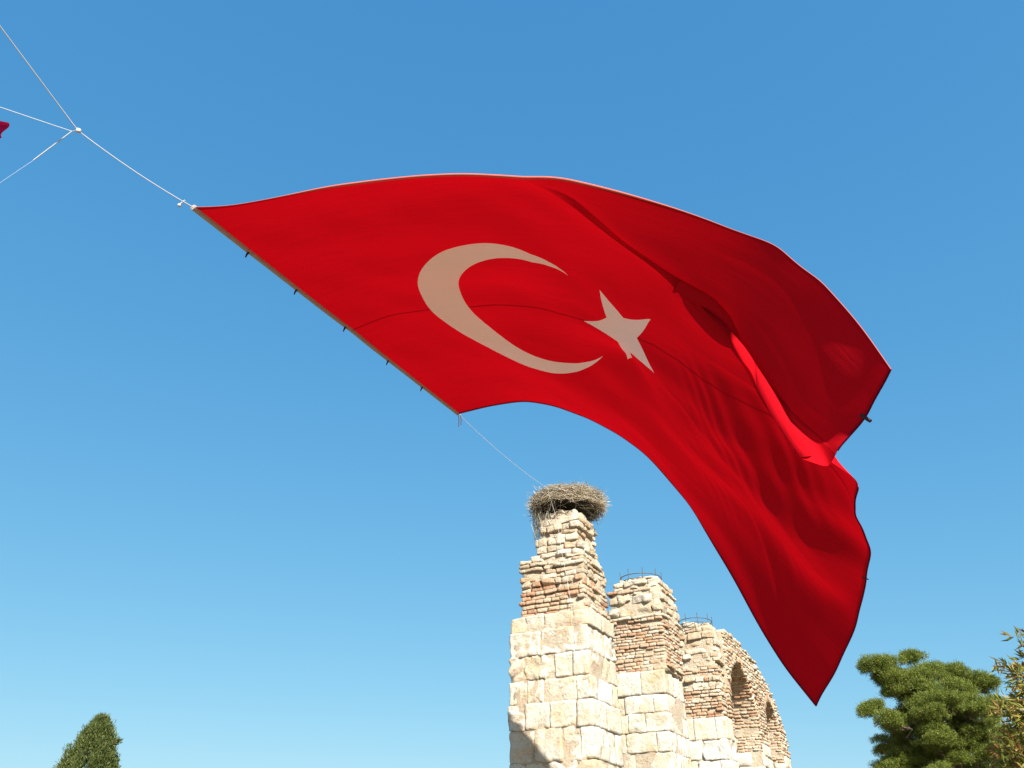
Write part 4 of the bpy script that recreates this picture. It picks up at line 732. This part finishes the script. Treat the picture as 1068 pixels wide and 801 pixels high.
def mat_cloth(name, dif, tra, hem=True, sheen=0.0):
    m = bpy.data.materials.new(name); m.use_nodes = True
    N, L = m.node_tree.nodes, m.node_tree.links
    N.clear()
    out = N.new('ShaderNodeOutputMaterial')
    d = N.new('ShaderNodeBsdfDiffuse'); t = N.new('ShaderNodeBsdfTranslucent'); g = N.new('ShaderNodeBsdfGlossy')
    g.inputs['Roughness'].default_value = 0.5; g.inputs['Color'].default_value = (0.45, 0.62, 0.95, 1)
    ad = N.new('ShaderNodeAddShader'); mx = N.new('ShaderNodeMixShader'); mx.inputs[0].default_value = sheen
    uvn = N.new('ShaderNodeUVMap'); uvn.uv_map = 'UVMap'
    sp = N.new('ShaderNodeSeparateXYZ'); L.new(uvn.outputs[0], sp.inputs[0])
    def math_(op, a, b=None, c=None):
        n = N.new('ShaderNodeMath'); n.operation = op
        for k, s in enumerate((a, b, c)):
            if s is None: continue
            if hasattr(s, 'links'): L.new(s, n.inputs[k])
            else: n.inputs[k].default_value = s
        return n.outputs[0]
    # weave: tiny variation of thickness
    mp = N.new('ShaderNodeMapping'); mp.inputs['Scale'].default_value = (2.0, 26.0, 1); L.new(uvn.outputs[0], mp.inputs[0])
    nz = noise(N, L, 3.0, 6, 0.65, mp.outputs[0], 0.8)
    k = ramp(N, L, nz.outputs[0], [(0.3, 0.9), (0.7, 1.06)])
    tcol = mix(N, L, tra, k.outputs[0], 1, 'MULTIPLY')
    if hem:
        # seam along the middle and the doubled hems let less light through
        seam = math_('LESS_THAN', math_('ABSOLUTE', math_('SUBTRACT', sp.outputs[1], 0.5)), 0.0024)
        edge = math_('MINIMUM', math_('MINIMUM', sp.outputs[1], math_('SUBTRACT', 1.0, sp.outputs[1])), math_('SUBTRACT', 1.5, sp.outputs[0]))
        he = math_('LESS_THAN', edge, 0.006)
        dbl = math_('MAXIMUM', math_('MULTIPLY', seam, 0.75), math_('MULTIPLY', he, 0.72))
        tcol = mix(N, L, tcol, tuple(c * 0.1 for c in tra), dbl)
    L.new(tcol, t.inputs['Color'])
    d.inputs['Color'].default_value = (*dif, 1)
    b1 = N.new('ShaderNodeBump'); b1.inputs['Strength'].default_value = 0.14; b1.inputs['Distance'].default_value = 0.03
    L.new(nz.outputs[0], b1.inputs['Height'])
    for s in (d, t, g): L.new(b1.outputs[0], s.inputs['Normal'])
    L.new(d.outputs[0], ad.inputs[0]); L.new(t.outputs[0], ad.inputs[1])
    L.new(ad.outputs[0], mx.inputs[1]); L.new(g.outputs[0], mx.inputs[2]); L.new(mx.outputs[0], out.inputs[0])
    return m
M['red'] = mat_cloth('red_flag_cloth', (0.385, 0.0042, 0.0090), (0.130, 0.0004, 0.0015))
M['white'] = mat_cloth('white_applique_cloth', (0.84, 0.76, 0.77), (0.24, 0.24, 0.25), hem=False)
M['hemcloth'] = mat_cloth('shaded_doubled_hem_cloth', (0.10, 0.004, 0.02), (0.02, 0.0005, 0.001), hem=False)  # doubled hem; the dark of its unlit side is painted into the colour
M['palehem'] = mat_cloth('sunlit_hem_cloth', (0.50, 0.12, 0.09), (0.03, 0.0005, 0.001), hem=False)  # paler colour paints the sunlight along the top rim
M['sleeve'] = mat_plain('grey_canvas_sleeve', (0.36, 0.30, 0.27), 0.9, 0, 0.12, 12)
M['tie'] = mat_plain('dark_webbing_tie', (0.03, 0.015, 0.02), 0.9)
M['rope'] = mat_plain('white_nylon_rope', (0.46, 0.46, 0.46), 0.6, 0, 0.1, 60)

def add_uv(o, uv):
    l = o.data.uv_layers.new(name='UVMap')
    vi = np.zeros(len(o.data.loops), np.int32); o.data.loops.foreach_get('vertex_index', vi)
    l.data.foreach_set('uv', np.asarray(uv)[vi].ravel())

ftop = GW[0, 0]
flag = empty('flag', ftop)
tag(flag, 'huge red flag with a white crescent and star billowing between the ropes', 'flag')
nU, nA, nB = 301, 90, 200
u, ta_ = np.meshgrid(np.linspace(0, 1.5, nU), np.linspace(0, 1, nA), indexing='ij')
PA, _, VA = sheet(0, u, ta_)
ub, tb_ = np.meshgrid(np.linspace(0, 1.5, nU), np.linspace(0, 1, nB), indexing='ij')
PB, _, VB = sheet(1, ub, tb_)
P = np.concatenate([PA, PB], 1); UVS = np.stack([np.concatenate([u, ub], 1), np.concatenate([VA, VB], 1)], -1)
nV = nA + nB
ii, jj = np.meshgrid(np.arange(nU - 1), np.arange(nV - 1), indexing='ij'); k = (ii * nV + jj).ravel()
mb = MB(); mb.add(P.reshape(-1, 3) - ftop, np.stack([k, k + nV, k + nV + 1, k + 1], -1))
o = mb.build('flag_cloth', M['red'], flag)
add_uv(o, UVS.reshape(-1, 2))
# crescent: between the outer and the inner circle
co, ro, ci, ri = 0.53125, 0.25, 0.59375, 0.20
dd = ci - co; aa = (dd * dd + ro * ro - ri * ri) / (2 * dd); hh = math.sqrt(ro * ro - aa * aa)
t_out = math.atan2(hh, aa); t_in = math.atan2(hh, aa - dd)
nc, nr = 161, 14
ta = np.linspace(t_out, 2 * math.pi - t_out, nc); tb = np.linspace(t_in, 2 * math.pi - t_in, nc)
oc = np.stack([co + ro * np.cos(ta), 0.5 + ro * np.sin(ta)], -1); ic = np.stack([ci + ri * np.cos(tb), 0.5 + ri * np.sin(tb)], -1)
f_ = np.linspace(0, 1, nr)[None, :, None]
uvc = oc[:, None] * (1 - f_) + ic[:, None] * f_
P, _ = cloth(uvc[..., 0], uvc[..., 1], SGN * 0.012)
ii, jj = np.meshgrid(np.arange(nc - 1), np.arange(nr - 1), indexing='ij'); k = (ii * nr + jj).ravel()
mb = MB(); mb.add(P.reshape(-1, 3) - ftop, np.stack([k, k + nr, k + nr + 1, k + 1], -1))
add_uv(mb.build('crescent', M['white'], flag), uvc.reshape(-1, 2))
# star
sc_, sr = (0.8542, 0.5), 0.125
pts = []
for q in range(10):
    a = math.pi + q * math.pi / 5; r = sr if q % 2 == 0 else sr * 0.381966
    pts.append((sc_[0] + r * math.cos(a), sc_[1] + r * math.sin(a)))
pts = np.array(pts)
mb = MB(); uvs = []
ns = 12
for q in range(10):
    a, b = pts[q], pts[(q + 1) % 10]
    V, F3 = [], []
    for i in range(ns + 1):
        for j in range(i + 1):
            s_ = i / ns; tt = j / i if i else 0
            V.append(np.array(sc_) * (1 - s_) + (a * (1 - tt) + b * tt) * s_)
    ix = lambda i, j: i * (i + 1) // 2 + j
    for i in range(ns):
        for j in range(i + 1):
            F3.append((ix(i, j), ix(i + 1, j), ix(i + 1, j + 1)))
            if j < i: F3.append((ix(i, j), ix(i + 1, j + 1), ix(i, j + 1)))
    V = np.array(V); uvs.append(V)
    P, _ = cloth(V[:, 0], V[:, 1], SGN * 0.012)
    mb.add(P - ftop, F3)
add_uv(mb.build('star', M['white'], flag), np.concatenate(uvs))
# rolled hems on the three free edges
def hem(us, vs_, r, m='hemcloth'):
    P, _ = cloth(us, vs_)
    mb = MB(); tube(mb, P - ftop, r, 6)
    o = mb.build('hem', M[m], flag)
    add_uv(o, np.zeros((len(o.data.vertices), 2)) + 0.3)
e = np.linspace(0, 1.5, 160)
hem(e, np.zeros(160), 0.004 + 0.015 * sstep(0.12, 0.35, e) * sstep(1.1, 0.8, e), 'palehem')
hem(e, np.ones(160), 0.012)
hem(np.full(60, 1.5), np.linspace(0, 0.225, 60), 0.010)
hem(np.full(120, 1.5), np.linspace(0.42, 1, 120), 0.009)
# canvas sleeve on the hoist, with webbing ties
vv = np.linspace(0, 1, 60); P, _ = cloth(np.zeros(60), vv)
mb = MB(); tube(mb, P - ftop, 0.045, 8)
sl = mb.build('hoist_sleeve', M['sleeve'], flag)
for t in (0.14, 0.30, 0.475, 0.68, 0.84):
    p, _ = cloth(np.array([0.0]), np.array([t])); p = p[0] - ftop
    mb = MB(); tube(mb, [p + [0, 0, -0.03], p + [-0.015, -0.01, -0.09], p + [-0.03, 0.0, -0.14]], [0.024, 0.016, 0.010], 5)
    mb.build('tie', M['tie'], flag)
for t in (0.13, 0.71):
    p, n_ = cloth(np.array([1.5]), np.array([t])); q, _ = cloth(np.array([1.47]), np.array([t])); d = (p - q)[0]; d /= np.linalg.norm(d)
    p = p[0] - ftop
    mb = MB(); tube(mb, [p - d * 0.05, p + d * (0.075 if t < 0.5 else 0.03)], 0.02 if t < 0.5 else 0.010, 5)
    mb.build('tie', M['tie'], flag)

# ------------------------------------------------------------------ ropes
def rope(name, pts, r, label, cat='rope', extra=None):
    mb = MB(); o = np.asarray(pts[0])
    tube(mb, np.asarray(pts) - o, r, 6)
    if extra: extra(mb, o)
    ob = mb.build(name, M['rope'], None, loc=o)
    return tag(ob, label, cat)
ztop = GRID[0, 0, 2] * FLAG_H
knot = at(81, 136, ztop - 0.9)
def knots(mb, o):
    stone(mb, np.random.default_rng(3), knot - o, (0.07, 0.06, 0.07), 0.03, 0.006, (4, 4, 4))
    tube(mb, np.array([at(193, 209, ztop), at(189, 212, ztop), at(187.5, 214, ztop)]) - o, [0.014, 0.012, 0.02], 5)
    stone(mb, np.random.default_rng(4), at(187.3, 214.5, ztop) - o, (0.05, 0.05, 0.05), 0.02, 0.004, (4, 4, 4))
main_pts = np.concatenate([sag(at(-540, -705, ztop - 5.5), knot, 0.02, 14), sag(knot, ftop, 0.05, 14)[1:]])
rope('rope', main_pts, 0.008, 'long white rope from the upper left corner knotted on its way to the flag', 'rope', knots)
k2 = at(75, 137, ztop - 0.9)
rope('rope', np.concatenate([[knot], sag(k2, at(-290, 6, ztop + 1.2), 0.05, 12)]), 0.0055, 'thin upper side line tied to the knot and running left towards the small red flag', 'rope')
rope('rope', sag(k2, at(35, 167, ztop - 1.1), 0.0, 6), 0.0085, 'short thick white rope end slanting down left from the knot', 'rope')
rope('cord', sag(at(35, 167, ztop - 1.1), at(-420, 470, ztop - 4.4), 0.02, 10), 0.002, 'hair-thin pale cord continuing the slanting rope end to the left edge', 'cord')
fbot = GW[0, -1]
nestpt = row(-0.80, -0.28, 10.26)
def tails(mb, o):
    for dx in (0.0, 0.05):
        tube(mb, np.array([fbot + [dx, 0, -0.02], fbot + [dx + 0.02, 0, -0.18], fbot + [dx + 0.02, 0, -0.34 + dx]]) - o, 0.010, 4)
rope('tether_line', sag(fbot, nestpt, 0.10, 16), 0.005, 'thin pale line from the lower flag corner down to the stork nest', 'rope', tails)
hang = [row(-0.80, -0.30, 10.26), row(-0.78, -0.16, 10.0), row(-0.72, -0.02, 9.6), row(-0.66, 0.0, 9.2), row(-0.60, -0.05, 8.75), row(-0.52, -0.06, 8.3), row(-0.44, -0.06, 7.8), row(-0.36, -0.07, 7.25), row(-0.33, -0.10, 6.9)]
rope('hanging_cord', hang, 0.004, 'thin pale cord hanging from the nest down the front of the nearest pier', 'cord')

# the corner of another small flag at the left edge
rng = np.random.default_rng(2)
n1, n2 = 40, 24
s_, t_ = np.meshgrid(np.linspace(0, 1, n1), np.linspace(0, 1, n2), indexing='ij')
px = -120 + s_ * 127 + 3.5 * np.sin(t_ * 5.2 + 0.6) * s_ - 3 * t_ * s_
py = 88 + s_ * 39 + t_ * (60 - 44 * s_) + 2 * np.sin(s_ * 9)
zz = ztop - 0.3 + 0.10 * np.sin(s_ * 13 + 1.5 * t_) + 0.05 * np.sin(t_ * 8)
P = CAM + zz[..., None] * ((px[..., None] - 534) / FOC * RV + (400.5 - py[..., None]) / FOC * UV + FV)
ii, jj = np.meshgrid(np.arange(n1 - 1), np.arange(n2 - 1), indexing='ij'); k = (ii * n2 + jj).ravel()
mb = MB(); mb.add(P.reshape(-1, 3) - P[0, 0], np.stack([k, k + n2, k + n2 + 1, k + 1], -1))
M['magenta'] = mat_cloth('small_flag_cloth', (0.40, 0.012, 0.10), (0.05, 0.0005, 0.006), hem=False)
o = mb.build('small_flag', M['magenta'], None, loc=P[0, 0])
add_uv(o, np.stack([s_ * 1.5, t_], -1).reshape(-1, 2))
tag(o, 'small red flag of which only the tip shows at the left edge', 'flag')

# ------------------------------------------------------------------ trees
def blades(mb, P, D, Ln, W, rng, mi=0, curl=0.0):
    """many small leaf-sized faces: base P, direction D, length Ln, width W"""
    n = len(P)
    D = D / np.linalg.norm(D, axis=1, keepdims=True)
    S = np.cross(D, rng.normal(0, 1, (n, 3))); S /= np.maximum(np.linalg.norm(S, axis=1, keepdims=True), 1e-6)
    Ln = np.broadcast_to(np.asarray(Ln, float), (n,))[:, None]; W = np.broadcast_to(np.asarray(W, float), (n,))[:, None]
    up = np.cross(S, D) * curl * Ln
    v = np.stack([P, P + D * Ln * 0.45 + S * W / 2 + up, P + D * Ln, P + D * Ln * 0.45 - S * W / 2 + up], 1).reshape(-1, 3)
    b = np.arange(n)[:, None] * 4
    mb.add(v, b + np.arange(4)[None, :], mi)
def mat_leaf(name, stops, trans=0.35):
    m, N, L, b = nt(name)
    ge = N.new('ShaderNodeNewGeometry')
    c = ramp(N, L, ge.outputs['Random Per Island'], stops)
    L.new(c.outputs[0], b.inputs['Base Color']); b.inputs['Roughness'].default_value = 0.55
    b.inputs['Specular IOR Level'].default_value = 0.3
    t = N.new('ShaderNodeBsdfTranslucent'); L.new(c.outputs[0], t.inputs[0])
    mx = N.new('ShaderNodeMixShader'); mx.inputs[0].default_value = trans
    L.new(b.outputs[0], mx.inputs[1]); L.new(t.outputs[0], mx.inputs[2])
    L.new(mx.outputs[0], N['Material Output'].inputs[0])
    return m
M['bark'] = mat_plain('bark', (0.11, 0.08, 0.06), 0.95, 0, 0.4, 6)
M['pine'] = mat_leaf('pine_needles', [(0, (0.055, 0.09, 0.012)), (0.5, (0.125, 0.165, 0.02)), (0.85, (0.19, 0.215, 0.028)), (1, (0.23, 0.20, 0.055))], 0.2)
M['cyp'] = mat_leaf('cypress_scales', [(0, (0.05, 0.072, 0.018)), (0.6, (0.085, 0.11, 0.026)), (0.97, (0.12, 0.14, 0.035)), (1, (0.16, 0.12, 0.05))], 0.15)
M['dryleaf'] = mat_leaf('yellowing_leaves', [(0, (0.08, 0.11, 0.02)), (0.3, (0.17, 0.19, 0.03)), (0.6, (0.30, 0.26, 0.05)), (0.82, (0.38, 0.27, 0.08)), (0.93, (0.27, 0.11, 0.045)), (1, (0.07, 0.075, 0.02))], 0.4)

def limb(mb, a, b, r0, r1, rng, k=7, wob=0.12):
    t = np.linspace(0, 1, k)[:, None]
    p = (1 - t) * np.asarray(a) + t * np.asarray(b)
    L_ = np.linalg.norm(np.asarray(b) - np.asarray(a))
    p[1:-1] += rng.normal(0, wob * L_ * 0.25, (k - 2, 3))
    p[:, 2] += (0.10 * L_ * np.sin(t * math.pi))[:, 0]
    tube(mb, p, np.linspace(r0, r1, k), 7)
    return p

def pine_tree():
    rng = np.random.default_rng(8)
    Y0 = 32.0
    bx = at_y(1013, 800, Y0); base = np.array([bx[0] + 0.2, Y0, 0.0])
    root = empty('pine_tree', base)
    tag(root, 'bushy green pine with an open tufted crown at the lower right', 'tree')
    cl = [(908, 693, 13), (898, 694, 6), (927, 699, 17), (944, 685, 9), (936, 714, 22), (968, 702, 22), (993, 702, 18), (952, 730, 24), (985, 727, 27), (1020, 714, 15), (1030, 710, 9), (903, 736, 9), (897, 741, 6), (921, 750, 12), (931, 760, 12), (1014, 742, 26), (974, 760, 20), (958, 782, 20), (934, 793, 13), (918, 799, 8), (990, 745, 20), (965, 740, 18), (1000, 720, 16), (960, 715, 16), (1022, 735, 16), (975, 770, 16), (1006, 764, 22), (1032, 758, 20), (1040, 735, 14), (985, 778, 14), (950, 800, 16), (1036, 785, 16), (1000, 790, 9), (975, 808, 14), (1046, 770, 18), (925, 720, 12), (915, 706, 10), (942, 745, 12)]
    C = []
    for (x, y, r) in cl:
        dy = rng.uniform(-1.6, 1.4) * (0.5 if r < 12 else 1)
        c = at_y(x + 7 * (x < 960), y + 3, Y0 + dy); C.append((c, r / FOC * 28.5))
    for k in range(12):                                    # the far and the lower side of the crown
        a = rng.uniform(0, 6.28)
        C.append((np.array([base[0] - 0.2 + 1.7 * math.cos(a), Y0 + 1.6 + 1.3 * math.sin(a), rng.uniform(4.8, 7.6)]), rng.uniform(0.5, 0.85)))
    mb = MB()
    top = base + np.array([-0.9, 0.2, 7.6])
    tr = limb(mb, base, top, 0.30, 0.07, rng, 12, 0.08)
    for c, r in C:
        k = np.clip(int((c[2] - 1.4) / 7.6 * 11), 4, 10)
        p = limb(mb, tr[k], c - np.array([0, 0, 0.2 * r]), 0.045 + 0.02 * r, 0.012, rng, 6, 0.2)
        for q in range(7):
            d = rng.normal(0, 1, 3); d /= np.linalg.norm(d)
            limb(mb, p[4], c + d * r * 0.85, 0.014, 0.005, rng, 4, 0.2)
    mb.build('trunk', M['bark'], root, loc=None, origin=base).location = (0, 0, 0)
    mb = MB()
    for c, r in C:
        for q in range(int(6 + 17 * r)):                    # each clump is a few flat pads with gaps between them
            o = rng.normal(0, 1, 3); o /= np.linalg.norm(o)
            pc = c + o * r * rng.uniform(0.2, 0.9) * np.array([1.1, 1.1, 0.8]); pr = min(r, rng.uniform(0.15, 0.34))
            nt_ = int(12 + 560 * pr * pr)
            d = rng.normal(0, 1, (nt_, 3)); d[:, 2] = np.abs(d[:, 2]) * 0.9 - 0.25; d /= np.linalg.norm(d, axis=1, keepdims=True)
            T = pc + d * (pr * rng.uniform(0.45, 1.05, nt_) ** 0.6)[:, None] * np.array([1.1, 1.1, 0.6])
            ax = d * 0.7 + np.array([0, 0, 0.8]) + rng.normal(0, 0.3, (nt_, 3)); ax /= np.linalg.norm(ax, axis=1, keepdims=True)
            nn = 22
            P = np.repeat(T, nn, 0) + rng.normal(0, 0.045, (nt_ * nn, 3)) + np.repeat(ax, nn, 0) * rng.uniform(0, 0.10, (nt_ * nn, 1))
            D = np.repeat(ax, nn, 0) + rng.normal(0, 0.6, (nt_ * nn, 3))
            blades(mb, P, D, rng.uniform(0.05, 0.11, nt_ * nn), 0.014, rng)
    mb.build('crown', M['pine'], root, origin=base, smooth=False).location = (0, 0, 0)
pine_tree()

def cypress_tree():
    rng = np.random.default_rng(21)
    Y0 = 35.0
    tp = at_y(107, 750, Y0); base = np.array([tp[0] - 0.02, Y0, 0.0]); H = tp[2]
    root = empty('cypress_tree', base)
    tag(root, 'dense dark green cypress with a rounded tip at the lower left', 'tree')
    mb = MB(); limb(mb, base, base + np.array([0, 0, H - 0.7]), 0.2, 0.04, rng, 10, 0.01)
    mb.build('trunk', M['bark'], root, origin=base).location = (0, 0, 0)
    mb = MB()
    hs_ = [0, 0.25, 0.6, 1.2, 2.0, 3.2, 5.0, 7.0]; rs = [0.12, 0.34, 0.52, 0.80, 1.10, 1.32, 1.3, 0.7]
    nb = 900
    for k in range(nb):
        dz = H * 0.93 * rng.uniform(0, 1) ** 1.15
        a = rng.uniform(0, 6.283)
        R_ = float(np.interp(dz, hs_, rs)) * (1 + 0.10 * math.sin(3 * a + dz * 2.1) + 0.07 * math.sin(7 * a - dz * 5)) * (rng.uniform(0.82, 1.0) if k < 600 else rng.uniform(0.5, 0.8))
        c = base + np.array([math.cos(a) * R_, math.sin(a) * R_, H - dz - 0.1])
        n = 120
        q = rng.normal(0, 1, (n, 3)) * np.array([0.085, 0.085, 0.17]) * (0.6 + 0.4 * min(1, dz))
        out = np.array([math.cos(a), math.sin(a), 0])
        D = out * 0.5 + np.array([0, 0, 1.0]) + rng.normal(0, 0.45, (n, 3))
        blades(mb, c + np.clip(q, -0.2, 0.3), D, rng.uniform(0.08, 0.17, n), rng.uniform(0.022, 0.04, n), rng)
    # one loose spray on the right of the tip
    for k in range(8):
        c = base + np.array([0.62 + 0.05 * k, -0.2, H - 1.05 + 0.03 * k]); n = 40
        blades(mb, c + rng.normal(0, 0.05, (n, 3)), np.array([0.8, 0, 0.5]) + rng.normal(0, 0.4, (n, 3)), rng.uniform(0.08, 0.14, n), 0.035, rng)
    mb.build('crown', M['cyp'], root, origin=base, smooth=False).location = (0, 0, 0)
cypress_tree()

def leafy_tree():
    rng = np.random.default_rng(33)
    Y0 = 11.5
    b0 = at_y(1095, 790, Y0); base = np.array([b0[0], Y0, 0.0])
    root = empty('leafy_tree', base)
    tag(root, 'yellowing tree with narrow leaves reaching in at the right edge', 'tree')
    mb = MB(); lf = MB()
    tip = at_y(1100, 640, Y0)
    tr = limb(mb, base, tip, 0.13, 0.03, rng, 10, 0.04)
    targets = [(1064, 668, .3), (1058, 700, 0), (1048, 697, .1), (1066, 712, -.2), (1050, 738, .2), (1040, 742, 0), (1060, 742, -.3), (1062, 756, .2), (1052, 772, -.1), (1040, 768, .3), (1046, 792, .2), (1060, 790, -.2), (1064, 775, 0), (1055, 806, 0), (1068, 728, .2), (1066, 690, .4),
               (1085, 690, 0), (1090, 720, .3), (1100, 660, -.3), (1110, 700, .2), (1120, 740, 0), (1090, 770, .4), (1110, 790, -.3), (1130, 680, 0), (1085, 745, -.5), (1095, 640, 0)]
    for (x, y, dy) in targets:
        c = at_y(x, y, Y0 + dy)
        k = int(np.clip((c[2] - 0.6) / tip[2] * 9, 2, 9))
        p = limb(mb, tr[k], c, 0.02, 0.005, rng, 7, 0.15)
        dens = 70 if x > 1043 else 36
        if y < 715: dens = 44
        for q in range(dens):
            f = rng.uniform(0.55, 1.0) ** 0.7
            i = min(int(f * 6), 5); pp = p[i] * (1 - (f * 6 - i)) + p[i + 1] * (f * 6 - i)
            pp = pp + rng.normal(0, 0.075, 3)
            D = (c - p[3]); D = D / np.linalg.norm(D) + rng.normal(0, 0.75, 3) + np.array([0, 0, -0.15])
            n = rng.integers(1, 4)
            blades(lf, np.repeat(pp[None], n, 0) + rng.normal(0, 0.015, (n, 3)), D[None] + rng.normal(0, 0.4, (n, 3)), rng.uniform(0.09, 0.2, n), rng.uniform(0.022, 0.038, n), rng, 0, 0.08)
    mb.build('trunk', M['bark'], root, origin=base).location = (0, 0, 0)
    lf.build('crown', M['dryleaf'], root, origin=base, smooth=False).location = (0, 0, 0)
leafy_tree()
bpy.context.view_layer.update()
